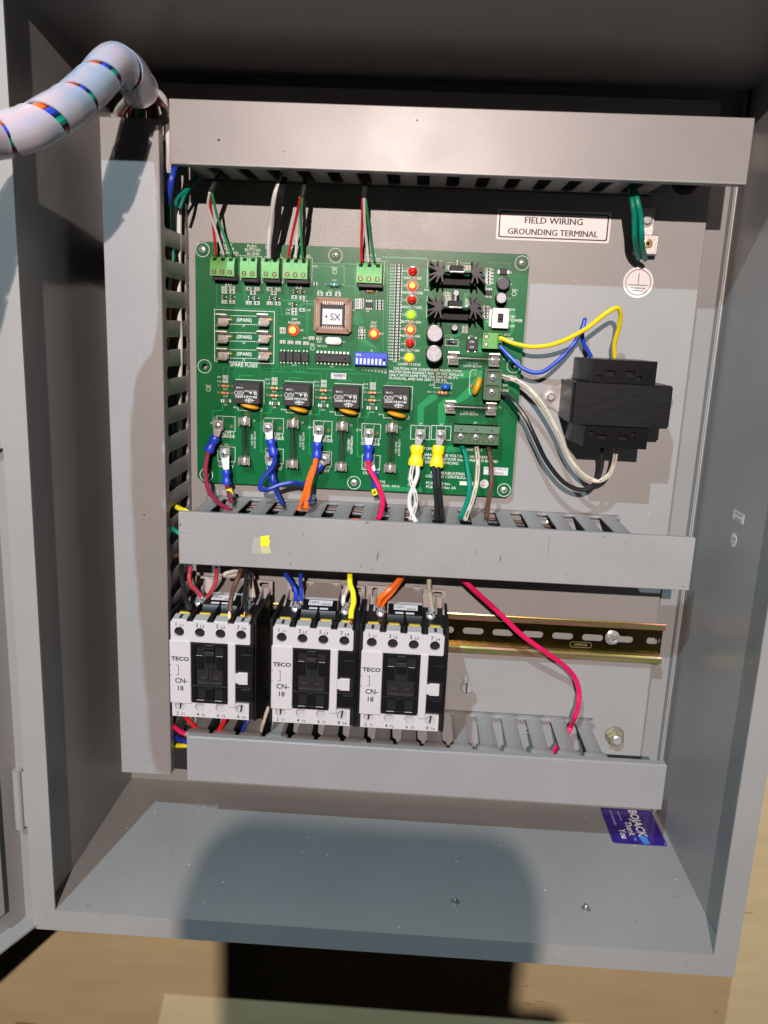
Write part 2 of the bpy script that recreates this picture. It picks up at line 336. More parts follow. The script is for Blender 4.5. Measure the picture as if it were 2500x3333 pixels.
# threaded weld studs / drilled screw tips in the floor
for z, x, y in (('O', 308, 845), ('O', 872, 873)):
    p = q(z, x, y, FL, 2); MB().lathe([(3.4,0),(2.7,.5),(1.9,.6),(1.7,2.4),(.9,3.4)], p, (0,0,1), 10).build('screw_tip', 'steel', cab)
m = MB()                                     # dust and paint chips lying on the floor panel
for i in range(70):
    x, y = random.uniform(-60, 400), random.uniform(-155, 5); k = random.choice((.25,.3,.4,.7)); m.add([(x-k,y,FL+.12),(x,y-k*random.uniform(.4,1.2),FL+.14),(x+k,y,FL+.12),(x,y+k*.7,FL+.3)], [(0,1,2,3)])
m.build('dust_specks', 'labelw', cab, kind='stuff')
m = MB()
for i in range(40):
    x, y = random.uniform(-60, 400), random.uniform(-155, 5); k = random.choice((.3,.5,.9)); m.add([(x-k,y,FL+.12),(x,y-k*random.uniform(.3,.8),FL+.14),(x+k,y,FL+.12),(x,y+k*.5,FL+.2)], [(0,1,2,3)])
for i in range(16):
    x = random.uniform(-70, 400); z = FL-random.uniform(1, 15); k = random.choice((.3,.5)); m.add([(x-k,YF-.12,z),(x,YF-.12,z-k),(x+k,YF-.12,z),(x,YF-.12,z+k*.5)], [(0,1,2,3)])
m.build('grit', 'scuff', cab, kind='stuff')
door = MB()
hx, hy = -89, -150; dv = Vector((-.40, -.917, 0)); nv = Vector((.917, -.40, 0))
def dm(u, z, d): p = Vector((hx, hy, 0)) + dv*u + nv*d; return (p.x, p.y, z)
door.prism([(0,0),(470,0),(470,1),(0,1)], lambda u, v, d: dm(u, (FL-14) + v*(ZT+28-FL), d), -1.6, 0)
dl = MB()
dl.prism([(0,0),(470,0),(470,14),(0,14)], lambda u, v, d: dm(u, FL-14+d, v), 0, 1.6)
dl.prism([(0,0),(1.6,0),(1.6,14),(0,14)], lambda u, v, d: dm(u, FL-12.3+d, v), 0, ZT+24-FL)
do = door.build('door', 'paint', cab)
dl.build('door_lip', 'paint', do)
gk = MB(); gk.prism([(22,0),(30,0),(30,5),(22,5)], lambda u, v, d: dm(u, FL+6+d, v+.1), 0, ZT-FL-14); gk.build('gasket_strip', 'plate', do)
for zc in (-385, -120, 60):
    h = MB(); h.cyl((-85.5, -158, zc-22), (-85.5, -158, zc+22), 3.2, n=12); h.box(-89, -80.3, -158, -156.5, zc-21, zc+21); h.box(-90, -86, -156, -150, zc-20, zc+20)
    h.build('hinge', 'paint', cab)

# stickers on the right wall
def wallquad(name, label, cat, pts, extra):
    P = [q('a', x, y, XR-.25, 0) for x, y in pts]; t = thing(name, label, cat, sum(P, Vector())/len(P))
    m = MB(); m.add([(p.x, p.y, p.z) for p in P] + [(p.x+.2, p.y, p.z) for p in P], [(3,2,1,0),(4,5,6,7),(0,1,5,4),(1,2,6,5),(2,3,7,6),(3,0,4,7)]); m.build('sticker_face', 'label', t)
    m = MB(); extra(m, P); m.build('print', 'ink', t); return t
def st_txt(m, P):
    c = sum(P, Vector())/4; eu = (P[1]-P[0]).normalized(); ev = (P[0]-P[3]).normalized()
    for s_, dz in (('MODEL: LCP401-R1', 1.0), ('1407100043', -3.0)):
        m.text(s_, 2.3 if dz > 0 else 2.8, lambda u, v: tuple(c + eu*u + ev*(v+dz) + Vector((-.1,0,0))), sx=.62 if dz > 0 else .8)
wallquad('model_sticker', 'small white rectangular sticker with two printed lines on the right inner wall', 'sticker', [(345,500),(645,680),(600,960),(300,770)], st_txt)
c = q('a', 340, 1400, XR-.25, 0); rt = thing('inspection_sticker', 'small round white sticker below the rectangular one on the right inner wall', 'sticker', c)
MB().lathe([(5.2,0),(5.2,.2)], c, (-1,0,0), 24).build('sticker_face', 'label', rt)
m = MB()
for s_, dz, k in (('PASSED', .3, 2.0), ('54', -2.8, 2.6)): m.text(s_, k, lambda u, v: (c.x-.3, c.y-u, c.z+dz+v))
m.build('print', 'ink', rt)
# =================================================================== MOUNTING PLATE
PX1, PZ0 = 383.5, -411
pan = thing('mounting_plate', 'flat grey steel back plate carrying the board, ducts and rail', 'mounting plate', (170, 2, PZ0))
MB().box(-55, PX1, 0, 2.2, PZ0, 112, .3).build('plate_sheet', 'plate', pan)
def nutbolt(name, label, p, r, big, group=None):
    t = thing(name, label, 'bolt', p); x, y, z = p
    MB().lathe([(r*1.0,0),(r*1.0,.8),(r*.7,.81)], (x,y,z), n=24).build('washer', 'steel', t)
    m = MB(); m.lathe([(r*.88,.8),(r*.88,.8+r*.8),(r*.72,.8+r*.95)], (x,y,z), n=6); m.build('nut', 'olive' if big else 'chrome', t, ang=25)
    m = MB(); pr = [(r*.46,.5)]
    for k in range(int(big*2)): pr += [(r*.46, 3+k*.6), (r*.41, 3.3+k*.6)]
    pr += [(r*.36, pr[-1][1]+.6)]; m.lathe(pr, (x,y,z), n=16); m.build('stud', 'chrome', t); return t
p = q('M', 905, 745, -1); nutbolt('mounting_nut', 'large flanged nut and protruding stud at the lower right of the plate', (p.x, 0, p.z), 8.2, 7)
p = q('M', 180, 515, -20); t = thing('machine_screw', 'long slotted machine screw sticking out of the plate right of the contactors', 'screw', (p.x, 0, p.z+.4))
m = MB(); pr = [(2.0, 0)]
for k in range(24): pr += [(2.5, .6+k*.6), (2.1, .9+k*.6)]
m.lathe(pr, (p.x, 0, p.z+.4)).build('shank', 'chrome', t)
MB().lathe([(4.6,15),(4.9,15.6),(4.9,19),(4.3,19.7)], (p.x,0,p.z+.4), n=20).build('screw_head', 'chrome', t)
MB().box(p.x-.5, p.x+.5, -19.85, -19.4, p.z-4.2, p.z+4.9).build('slot', 'hole', t)
for z, x, y, lb in (('M', 485, 722, 'small screw head seen through a slot of the bottom wire duct'), ('J', 583, 218, 'small screw head seen through a slot of the middle wire duct')):
    p = q(z, x, y, -2.5); t = thing('fixing_screw', lb, 'screw', (p.x, 0, p.z))
    MB().lathe([(4.4,0),(4.4,.7),(3.2,.71),(3.2,2.6),(2.2,3.2)], (p.x,0,p.z), n=20).build('screw_head', 'chrome', t)
    MB().box(p.x-2.4, p.x+2.4, -3.25, -2.9, p.z-.4, p.z+.4).build('slot', 'hole', t)
# FIELD WIRING label
t = thing('warning_label', 'rectangular white label reading FIELD WIRING GROUNDING TERMINAL above the board', 'label', (270.5, 0, 21.6))
x0, x1, z0, z1 = 228, 313, 10.7, 32.6
MB().plate(rrect(x0,x1,z0,z1,1.6), [], .15, XZ(0)).build('label_face', 'labelw', t)
m = MB(); m.flat(rrect(x0+1.6,x1-1.6,z0+1.5,z1-1.5,1.6), [rrect(x0+2.6,x1-2.6,z0+2.4,z1-2.4,1.2)], XZ(-.25))

for k_, dx_ in enumerate((-.16, 0, .16)): m.text('FIELD WIRING', 6.5, at2(270.5+dx_, -.27-.01*k_, 23.0), sx=1.06); m.text('GROUNDING TERMINAL', 6.2, at2(270.5+dx_, -.27-.01*k_, 14.8), sx=.98)
m.build('lettering', 'ink', t)
t = thing('earth_symbol_sticker', 'round white sticker with protective earth symbol below the green wires', 'sticker', (338, 0, -16.5))
MB().plate(circ(338,-16.5,11.4,40), [], .15, XZ(0)).build('sticker_face', 'labelw', t)
m = MB(); m.flat(circ(338,-16.5,9.6,40), [circ(338,-16.5,9.1,40)], XZ(-.25))
for a0, a1, zz in ((-7.2,7.2,-2),( -5.5,5.5,-4.2),(-3.8,3.8,-6.2)): m.box(338+a0,338+a1,-.27,-.22,-16.5+zz-.25,-16.5+zz+.25)
m.box(337.75,338.25,-.27,-.22,-18.2,-9.8); m.build('earth_symbol', 'ink', t)

# =================================================================== WIRE DUCTS
def finger_poly(pitch=21, neck=12.0, head=18.0, y0=7.5, y1=57.8, y2=60.8, y3=69, f=3.2):
    o = []
    h, n_ = head/2, neck/2
    left = [(-pitch/2, 0), (-pitch/2, y0)] + [(-n_-f + f*math.sin(R(a)) - .001, y0 + f - f*math.cos(R(a))) for a in (20,45,70,90)] + [(-n_, y1-2), (-n_-.4, y1-.3), (-h+.4, y2-.5), (-h, y2+.5), (-h, y3)]
    return left + [(-x, y) for x, y in left[::-1]]
def finger_mesh(axis):
    m = MB(); P = finger_poly()
    mp = (lambda u, v, d: (u, -v, d)) if axis == 'x' else (lambda u, v, d: (d, -v, u))
    n = len(P); ins = []
    for i in range(n):                       # softened edges: inset outline on both faces
        a, c_, e = Vector(P[i-1]), Vector(P[i]), Vector(P[(i+1) % n]); t = ((c_-a).normalized()+(e-c_).normalized()); nn = Vector((-t[1], t[0])); nn = nn.normalized() if nn.length > 1e-6 else Vector((0,0))
        ins.append(tuple(c_ - nn*.45) if True else P[i])
    cen = Vector((0, 35)); chk = (Vector(ins[8])-Vector((0,ins[8][1]))).length < (Vector(P[8])-Vector((0,P[8][1]))).length
    if not chk: ins = [tuple(Vector(P[i])*2-Vector(ins[i])) for i in range(n)]
    rings = [(ins, 0), (P, .45), (P, 1.4), (ins, 1.85)]; v = []
    for pl, d in rings: v += [mp(p[0], p[1], d) for p in pl]
    f = [tuple(range(n)), tuple(range(3*n, 4*n))]
    for k in range(3): f += [(k*n+i, k*n+(i+1) % n, (k+1)*n+(i+1) % n, (k+1)*n+i) for i in range(n)]
    m.add(v, f); return m.mesh('finger', ['pvc'], ang=60)
FX, FZ = finger_mesh('x'), finger_mesh('z')
def duct(name, label, orient, a0, a1, lo, hi, cov, D, f0, covmat='pvc', sides=(1,1), lip=9):
    """orient 'x': runs along X from a0 to a1, walls at z=lo and z=hi; cov=(start, end, low, high); f0 = a gap position"""
    if orient == 'x': t = thing(name, label, 'wire duct', ((a0+a1)/2, 0, lo))
    else: t = thing(name, label, 'wire duct', ((lo+hi)/2, 0, a0))
    m = MB()
    if orient == 'x': m.box(a0, a1, -1.6, -.05, lo+1.6, hi-1.6); m.box(a0,a1,-7.6,-.05,lo,lo+1.55); m.box(a0,a1,-7.6,-.05,hi-1.55,hi)
    else: m.box(lo+1.6, hi-1.6, -1.6, -.05, a0, a1); m.box(lo,lo+1.55,-7.6,-.05,a0,a1); m.box(hi-1.55,hi,-7.6,-.05,a0,a1)
    m.build('duct_base', 'pvc', t)
    k0 = math.ceil((a0 - f0)/21 - .01); n = int((a1 - (f0+21*k0))/21 + .02)
    for k in range(n):
        cc = f0 + 21*(k0+k) + 10.5
        for side, on in zip((lo, hi-1.5), sides):
            if on: inst(FX if orient == 'x' else FZ, 'finger', t, (cc, 0, side) if orient == 'x' else (side, 0, cc))
    s0, s1, l, h = cov; th = 1.6; m = MB()
    sx = (lambda *a: m.box(*a, .5))
    if orient == 'x':
        sx(s0, s1, -D, -D+th, l, h); sx(s0, s1, -D+th-.2, -D+lip, h-th, h); sx(s0, s1, -D+th-.2, -D+lip, l, l+th)
        m.box(s0, s1, -D+lip-2, -D+lip, h-th-1.3, h-th); m.box(s0, s1, -D+lip-2, -D+lip, l+th, l+th+1.3)
    else:
        sx(l, h, -D, -D+th, s0, s1); sx(h-th, h, -D+th-.2, -D+lip, s0, s1); sx(l, l+th, -D+th-.2, -D+lip, s0, s1)
    m.build('duct_cover', covmat, t); return t
dt_top = duct('wire_duct', 'topmost horizontal grey wire duct, widest cover, above the green board', 'x', 2.5, 345, 45, 81.5, (1, 383, 43, 83.5), 72, 24.3)
dt_mid = duct('wire_duct', 'middle horizontal grey wire duct with scuffed cover and yellow tape scrap', 'x', 6.2, 342.5, -235.4, -198.5, (2.3, 381.6, -237.3, -197.2), 69.5, 27.2, 'pvcw', lip=6)
dt_bot = duct('wire_duct', 'bottom horizontal grey wire duct with clean cover below the contactors', 'x', 3.4, 339.3, -412.8, -377.9, (7.8, 380.7, -414.6, -376.6), 75, 24.2, lip=8)
dt_ver = duct('wire_duct', 'tall vertical grey wire duct along the left side of the cabinet', 'z', -418, 27, -44.2, -7.3, (-413, 71, -46, -6.0), 72, -12.8, lip=9)
# marks on the middle cover: scuffs and what is left of a strip of tape
m = MB()
for z, x, y, ln, wd, a in (('I',1210,415,9,.8,82),('I',740,455,4,.5,70),('I',808,296,1.6,.7,120),('I',1120,470,3,.5,55),('I',735,405,2,.5,60),('I',1180,485,2.6,.5,60),('J',345,390,6,.8,84),('J',582,325,19,.28,90),('J',857,283,1.2,.9,0),('I',165,290,9,.25,2),('I',145,245,2.2,1.2,80),('J',205,410,4,.25,85)):
    p = q(z, x, y, -69.6); c_, s_ = math.cos(R(a)), math.sin(R(a)); pts = [(-ln/2,0),(-ln/5,wd/2),(ln/4,wd*.35),(ln/2,0),(ln/5,-wd/2),(-ln/4,-wd*.3)]
    m.add([(p.x+u*c_-v*s_, -69.56, p.z+u*s_+v*c_) for u, v in pts], [(5,4,3,2,1,0)])
for i in range(26):
    x = random.choice((random.uniform(10,32), random.uniform(118,138), random.uniform(160,180), random.uniform(30,230))); z = -236.4 + random.expovariate(1.1)*.8; w_ = random.uniform(.3, 1.5); h_ = random.uniform(.2,.7)
    m.add([(x,-69.57,z),(x+w_,-69.57,z+.1),(x+w_*.8,-69.57,z+h_),(x+w_*.2,-69.57,z+h_*.7)], [(0,1,2,3)])
m.build('scuff_marks', 'scuff', dt_mid, kind='stuff')
p = q('I', 604, 350, -69.6); t = thing('tape_scrap', 'torn scrap of yellow tape stuck on the middle duct cover', 'tape', (p.x, -69.5, p.z))
def tz(L_): return [q('I', x, y, -69.6) for x, y in L_]
P = tz([(578,308),(626,303),(622,322),(630,335),(622,350),(627,362),(578,360)]); m = MB(); m.prism([(v.x, v.z) for v in P], XZ(-69.52), 0, .22); m.build('tape', 'tape', t)
P = tz([(578,362),(627,364),(636,400),(582,402)]); m = MB(); m.prism([(v.x, v.z) for v in P], XZ(-69.52), 0, .1); m.build('faded_end', 'tapef', t)
P = tz([(540,312),(576,309),(580,402),(528,398)]); m = MB(); m.prism([(v.x, v.z) for v in P], XZ(-69.51), 0, .06); m.build('adhesive_residue', 'residue', t)
m = MB()
for z, x, y, r_ in (('A',945,605,.9),('A',1225,655,.5),('B',143,520,.6),('B',1290,925,.6),('M',455,920,.5),('M',362,998,.4),('M',410,912,.35),('G',1038,1495,.7),('N',638,232,.4)):
    p = q(z, x, y, -75.1 if z == 'M' else (-.1 if (x,y)==(1290,925) else -72.1)); m.lathe([(r_,0),(r_*.6,.08)], p, n=7)
m.build('specks', 'scuff', dt_bot, kind='stuff')

# =================================================================== DIN RAIL
rt_ = q('M', 1165, 190, -7.5); rz = -286.6; rz2 = rz-35; RX1 = 389
rail = thing('din_rail', 'gold chromated slotted mounting rail running behind and right of the contactors', 'mounting rail', (200, 0, rz2))
m = MB(); sl = [rrect(x, x+17.5, (rz+rz2)/2-2.9, (rz+rz2)/2+2.9, 2.8, 5) for x in [RX1-16-25*k for k in range(15) if RX1-16-25*k > 20]][1:]
sl += [rrect(RX1-12.5, RX1-1.2, (rz+rz2)/2-2.9, (rz+rz2)/2+2.9, 2.6, 5)]
m.plate([(10,rz2+5),(RX1,rz2+5),(RX1,rz-5),(10,rz-5)], sl, 1, XZ(-.05)); m.build('slotted_web', 'webr', rail)  # web takes a darker copy of the rail finish, its shade painted in
for a, c_, nm in ((rz, -1, 0), (rz2, 1, 0)):
    m = MB(); e = a
    prof = [(.05+.0, e+c_*6), (-7.5+1, e+c_*6), (-7.5, e+c_*4.6), (-7.5, e+c_*.8), (-7.2, e), (-6.3, e), (-6.3, e+c_*4.4), (-5.6, e+c_*4.9), (-.05, e+c_*4.9)]
    v = [(x, y, z) for x in (10, RX1) for y, z in prof]; n = len(prof)
    m.add(v, [tuple(range(n)), tuple(range(2*n-1, n-1, -1))] + [(i, n+i, n+(i+1) % n, (i+1) % n) for i in range(n)]); m.build('rail_lip', 'rail', rail, ang=20)
m = MB()
p = q('M', 740, 300, -1.2); m.text('OMEGA', 3.2, at2(p.x, -1.12, p.z-1), bold=.02); m.ribbon(rrect(p.x-9,p.x+9,p.z-2.4,p.z+2.4,2.2,3), .4, XZ(-1.1), closed=True); m.build('stamping', 'gold', rail)
p = q('M', 898, 268, -3); hb = thing('rail_bolt', 'shiny hex flange bolt fixing the gold rail at its right end', 'bolt', (p.x, -1, p.z))
MB().lathe([(6.2,0),(6.2,.9),(5.0,1.5)], (p.x,-1.1,p.z), n=28).build('flange', 'chrome', hb)
MB().lathe([(4.4,0),(4.4,3.6),(3.6,4.3),(2.3,4.31),(2.2,3.2)], (p.x,-2.5,p.z), n=6).build('bolt_head', 'chrome', hb, ang=25)
MB().lathe([(2.0,0),(1.2,.2)], (p.x,-5.75,p.z), n=6).build('socket', 'steel', hb)

# =================================================================== CIRCUIT BOARD
W_, H_ = 254, -186.3
pc = thing('circuit_board', 'large green lighting controller circuit board covered in components', 'circuit board', (127, BY, H_/2))
outl = [(4,0),(0,-4),(0,H_+4),(4,H_),(W_-4,H_),(W_,H_+4),(W_,-4),(W_-3,0)]
hol = [b('C',182,1195), b('D',1460,1100)]
m = MB(); m.plate(outl, [circ(x, z, 2.2) for x, z in hol], 1.6, XZ(BY+1.6)); m.build('board', 'pcb', pc)
# copper that shows through the mask
ly = [0.02]
def lay():
    ly[0] += .0015; return XZ(BY - ly[0])
tr = MB()
def trace(z, pts, w_=.45): tr.ribbon([b(z, x, y) for x, y in pts], w_, lay())
def pour(z, pts): P = [b(z, x, y) for x, y in pts]; tr.flat(P, [], lay())
trace('C', [(1150,268),(1550,275)], .9); trace('C', [(1150,290),(1440,297),(1440,470),(1550,475)]); trace('C', [(290,440),(292,660),(835,690)]); trace('C', [(540,470),(540,590),(560,620)])
trace('C', [(835,690),(832,1200),(830,1215)]); trace('C', [(345,640),(345,665)]); trace('C', [(870,650),(873,730),(1080,745)]); trace('C', [(880,600),(1165,608)], .7); trace('C', [(1030,660),(1070,632),(1165,636)], .9)
trace('C', [(1100,700),(1095,905)]); trace('C', [(1115,700),(1112,905)]); trace('C', [(870,945),(1090,950)])
trace('C', [(350,1280),(350,1200),(830,1215)]); trace('C', [(395,1270),(395,1205)]); trace('C', [(790,1290),(790,1215)]); trace('C', [(1110,1170),(1110,1215),(1535,1225)],.7)
for i, x in enumerate((868, 903, 938)): trace('C', [(x,1160),(x,1235-10*i)])
for i, x in enumerate((970,1005,1040,1075)): trace('C', [(x,1170),(x,1230+6*i),(x+60,1245+4*i)])
for i in range(12): trace('C', [(1505,735+7*i),(1540+3*i,742+7*i),(1575+4*i,700+9*i)], .3)
for i in range(13):
    x = 172 + 14*i; trace('D', [(175+3*i,880-1*i),(x,905+5*i),(x,985)], .32)
for i, x in enumerate((1535,1550,1566)): trace('C', [(x,330),(x,560)], .3)
trace('D', [(365,195),(745,210)], 1.0); trace('D', [(405,195),(412,330)]); trace('D', [(412,330),(408,1040),(420,1095),(560,1105)]); trace('D', [(360,640),(355,780),(360,660)]); trace('D', [(380,640),(375,980)])
for k in range(5): trace('D', [(120+k*2,600+14*k),(155,640+14*k)], .3)
trace('D', [(1235,240),(1425,250),(1420,330)]); trace('D', [(20,265),(50,268),(50,440)]); trace('D', [(700,640),(745,642)]); trace('D', [(15,250),(155,258)],.8)
for i in range(7): trace('D', [(540,290+121*i),(600,296+121*i)], .35)
for i in range(6): trace('D', [(660,420+105*i),(700,424+105*i),(720,410+105*i)], .35)
trace('E', [(345,370),(343,430),(255,440),(252,560)], .8); trace('E', [(782,390),(780,450),(690,460),(690,800),(730,805)], .8); trace('E', [(1218,400),(1215,470),(1130,470),(1125,820),(1150,825)], .8); trace('E', [(1660,430),(1655,490),(1560,495),(1558,840),(1600,850)], .8)
trace('F', [(250,400),(248,455),(165,455),(162,775),(210,780)], .8)
for z, x, y in (('E',495,115),('E',940,135),('E',1382,158),('F',412,165)): trace(z, [(x,y+40),(x,y),(x+(130 if z=='E' else 125),y+6)], .7)
trace('E', [(1235,160),(1232,100),(790,80)]); trace('E', [(1280,165),(1280,95)]); trace('F', [(272,160),(272,100),(10,85)]); trace('F', [(316,165),(318,110)])
pour('F', [(660,510),(662,360),(765,268),(822,262),(826,300),(716,375),(712,510)]); pour('F', [(830,515),(832,345),(885,300),(985,300),(1095,190),(1180,60),(1200,60),(1195,200),(1060,310),(900,380),(888,515)]); pour('F', [(830,60),(1190,66),(1185,120),(1010,135),(860,70)])
pour('U', [(670,690),(765,690),(765,720),(730,750),(730,930),(665,930)]); pour('U', [(1465,1000),(1530,1010),(1520,1290),(1460,1420)]); pour('U', [(1010,1140),(1070,1140),(1070,1330),(1010,1330)]); pour('U', [(350,1385),(560,1390),(640,1330),(650,1380),(560,1440),(350,1440)])
pour('F', [(330,1025),(700,1038),(690,1075),(340,1060)]); pour('F', [(880,690),(1050,695),(1040,740),(900,745)])
pour('D', [(1165,870),(1200,870),(1200,990),(1160,985)])
tr.build('copper_traces', 'trace', pc, kind='stuff')
# silkscreen
sk = MB(); ls = [.26]
def sl_():
    ls[0] += .0012; return BY - ls[0]
def srect(z, x0, y0, x1, y1, w_=.3):
    a, d = b(z, x0, y0), b(z, x1, y1); sk.ribbon([(a[0],a[1]),(d[0],a[1]),(d[0],d[1]),(a[0],d[1])], w_, XZ(sl_()), closed=True)
def sline(z, pts, w_=.3): sk.ribbon([b(z, x, y) for x, y in pts], w_, XZ(sl_()))
def stext(z, x, y, s, size, rot=0, align='c', sx=1, bold=0): 
    p = b(z, x, y); sk.text(s, size, at2(p[0], sl_(), p[1]-size*.35 if not rot else p[1], rot), align, sx, bold)
def ring(x, z, r, w_=.35): sk.flat(circ(x, z, r, 36), [circ(x, z, r-w_, 36)], XZ(sl_()))
scr = [b('C',163,145,.5), b('C',1360,197,.5), b('D',1530,245,.5), b('E',1527,1082,.5), b('E',197,1012,.5), b('F',1380,1060,.5)]
for x, z in scr + hol: ring(x, z, 5.4, .45)
for x, z in (b('C',1352,345), b('E',218,240), b('D',1463,500), b('C',1153,1030)): ring(x, z, 1.7, .35)
stext('C',1352,312,'FID2',2.2); stext('E',218,210,'FID4',2.2); stext('D',1470,470,'FID3',2.2); stext('C',1155,998,'FID1',2.2)
T1 = 3.1
for z, x, y, s_, al in (('C',385,105,'LIGHT','c'),('C',390,137,'SENSOR','c'),('C',400,172,'24V IN GND','c'),('C',612,115,'PUSH-','c'),('C',615,148,'BUTTON','c'),('C',622,182,'IN GND','c'),('C',805,125,'SECURITY','c'),('C',808,157,'ALARM','c'),('C',815,190,'IN GND','c'),('C',1030,132,'MOTION','c'),('C',1035,165,'SENSOR','c'),('C',1050,200,'24V IN GND','c'),('D',275,180,'RS-485','c'),('D',290,212,'A  B  GND','c')):
    stext(z, x, y, s_, T1 if 'GND' not in s_ else 2.9, sx=.95, bold=.01)
for z, x, y, s_ in (('D',622,370,'DAY MODE'),('D',617,492,'DAWN MODE'),('D',612,612,'NIGHT MODE'),('D',607,734,'BUTTON ON'),('D',600,852,'MOTION ON'),('D',598,970,'SEC ALM ON'),('D',592,1087,'COMM STATUS')): stext(z, x, y, s_, 2.7, sx=.95, bold=.01)
stext('C',992,770,'24V',2.8); stext('C',992,803,'POWER',2.8); stext('D',298,740,'24V',2.8); stext('D',298,770,'EXT',2.8)
for i, s_ in enumerate(('CAUTION: FOR CONTINUED PROTECTION', 'PROTECTION AGAINST RISK OF FIRE, REPLACE', 'ONLY WITH SAME TYPE 1.0A 250V FUSE (F1,', 'F3,F4,F5,F6), AND 4.0A 250V FUSE (F2).')):
    stext('F', 462 if i == 0 else 426, 47+27*i, s_, 2.75, align='l', sx=1.0 if i else .98, bold=.012)
for z, x, y, s_, k in (('F',705,762,'DANGER! LINE VOLTAGES ARE PRESENT',3.1),('F',705,792,'TURN OFF/REMOVE ALL POWER TO BOARD',3.0),('F',725,824,'BEFORE SERVICING',3.1),('F',770,912,'COMMUNICATING',3.2),('F',730,940,'LIGHTING CONTROLLER',3.2),('F',733,998,'PCA 10342 Rev.',3.0),('F',733,1030,'PCB 10343 Rev. EA',3.0),('F',345,990,'TYE',2.8),('F',345,1020,'E105VA  94V-0',2.6),('F',582,965,'E37737',2.8),('F',582,1015,'1542',2.8),('F',1365,112,'NEUTRAL',2.8),('F',1370,150,'PWR',2.4),('F',1372,188,'INT.',2.4),('F',1360,230,'LINE',2.8),('U',1450,970,'ON',2.5),('U',1440,1090,'24V',3.0),('U',1435,1150,'POWER',3.0),('U',1440,1250,'OFF',2.5),('U',1350,1392,'AC2',2.5),('U',1370,1465,'XFMR',2.5),('U',1370,1520,'AC1',2.3),('F',600,705,'LINE OUT LINE IN',2.8),('F',1060,722,'LOAD IN 1 2',2.4)):
    stext(z, x, y, s_, k, align='l', bold=.01)
a_, d_ = b('F',1012,985), b('F',1122,1022); sk.flat([(a_[0],a_[1]),(d_[0],a_[1]),(d_[0],d_[1]),(a_[0],d_[1])], [], XZ(sl_()))
srect('C',272,682,806,1172,.45)
for i, (yy, nm) in enumerate(((778,'F7'),(930,'F8'),(1083,'F9'))):
    stext('C', 540, yy, '(SPARE)', 3.6, bold=.015); stext('C', 537, yy+56, nm, 2.2); sline('C', [(412,yy-40),(650,yy-34)], .35); sline('C', [(412,yy+38),(650,yy+42)], .35)
stext('C',536,1183,'SPARE FUSES',3.9,bold=.012)
for z, cx, cy in (('E',378,548),('E',812,565),('E',1247,590),('F',278,568)):
    k = 1 if z == 'E' else .92
    srect(z, cx-83*k, cy-68*k, cx+80*k, cy+72*k, .35)
for i, (z, x, y) in enumerate((('E',370,634),('E',812,652),('E',1250,672),('F',270,646))):
    stext(z, x, y, 'CIRCUIT %d' % (i+1), 3.1, bold=.01); stext(z, x, y+28, 'OVERRIDE', 3.3, bold=.01)
for i, (z, x, y) in enumerate((('E',378,905),('E',812,925),('E',1240,945),('F',272,890))):
    stext(z, x, y-5, 'CIRCUIT %d' % (i+1), 2.9); stext(z, x, y+28, 'OUTPUT', 3.2, bold=.01)
for z, cx, cy in (('E',380,824),('E',812,842),('E',1245,867),('F',275,830)):
    k = 1 if z == 'E' else .92; srect(z, cx-78*k, cy-70*k, cx+78*k, cy+68*k, .35)
srect('F',608,520,758,642,.4); srect('F',780,522,934,645,.4)
for z, x, y, s_ in (('E',378,738,'JP6'),('E',1135,583,'JP17'),('E',250,540,'JP7'),('F',172,560,'JP18'),('F',688,510,'JP5'),('F',858,515,'JP3'),('F',1140,500,'JP4'),('E',630,522,'F3'),('E',1065,540,'F4'),('E',1503,565,'F5'),('F',520,540,'F6'),('F',1348,372,'F2'),('D',1380,1045,'F1'),
    ('E',462,403,'RV1'),('E',890,423,'RV2'),('E',1328,443,'RV3'),('F',355,430,'RV4'),('D',947,872,'D2'),('D',1108,852,'D1'),('D',280,972,'S2'),('C',1178,295,'JP12'),('C',1352,420,'L14'),('C',1222,520,'R35'),('C',1312,520,'C21'),('C',1382,523,'C20'),('C',1330,1197,'U4'),('C',990,1182,'ISO1'),('C',1130,1292,''),('F',775,185,'C13'),('F',762,243,'R11'),('E',372,238,'R17'),('E',372,302,'R18'),('E',812,260,'R19'),('E',812,325,'R18'),('E',1252,280,'R21'),('E',1250,348,'R20'),('F',286,282,'R23'),('F',284,342,'R22'),('E',375,378,'D7'),('E',812,402,'D9'),('E',1248,423,'D11'),('F',283,410,'D13'),
    ('E',315,130,'D8'),('E',315,168,'C14'),('E',750,152,'D10'),('E',752,188,'C15'),('E',1192,172,'D12'),('E',1195,208,'C16'),('F',232,178,'D14'),('F',232,212,'C17'),('C',1090,940,'R14'),('C',1215,975,'R44'),('C',1240,1012,'R45 C23'),('C',1520,690,'R8'),('C',950,632,'U5'),('C',935,685,'C25'),('C',1115,690,'C28'),('C',935,717,'R24'),('D',452,1000,''),('D',475,1060,'R46'),('C',1595,845,'R27'),('C',1595,940,'R30'),('D',360,832,'D31'),('C',1058,870,'D3'),('D',1435,420,'L3'),('D',1420,540,'C4'),('D',1430,323,'Q4'),('U',1095,1115,'D1'),('U',1090,1175,'R1'),('C',1435,975,'Y1'),('D',735,470,'R78'),('C',1650,700,'U6')):
    if s_: stext(z, x, y, s_, 2.1)
for i in range(32):
    y = 262 + 25.2*i; nn = ('R70','R43','R42','R67','R55','R54','R43','R68')[i % 8]
    if i % 1 == 0: stext('D', 450 - i*.55, y, nn[:3], 1.9)
for i in range(7): stext('D', 562 - 3.5*i, 312+120.5*i, 'D%d' % (24-i), 1.9)
for i in range(8): stext('D', 195+27.5*i, 1132+2*i, ('1','2','4','8','16','32','64','128')[i], 2.4, rot=-90)
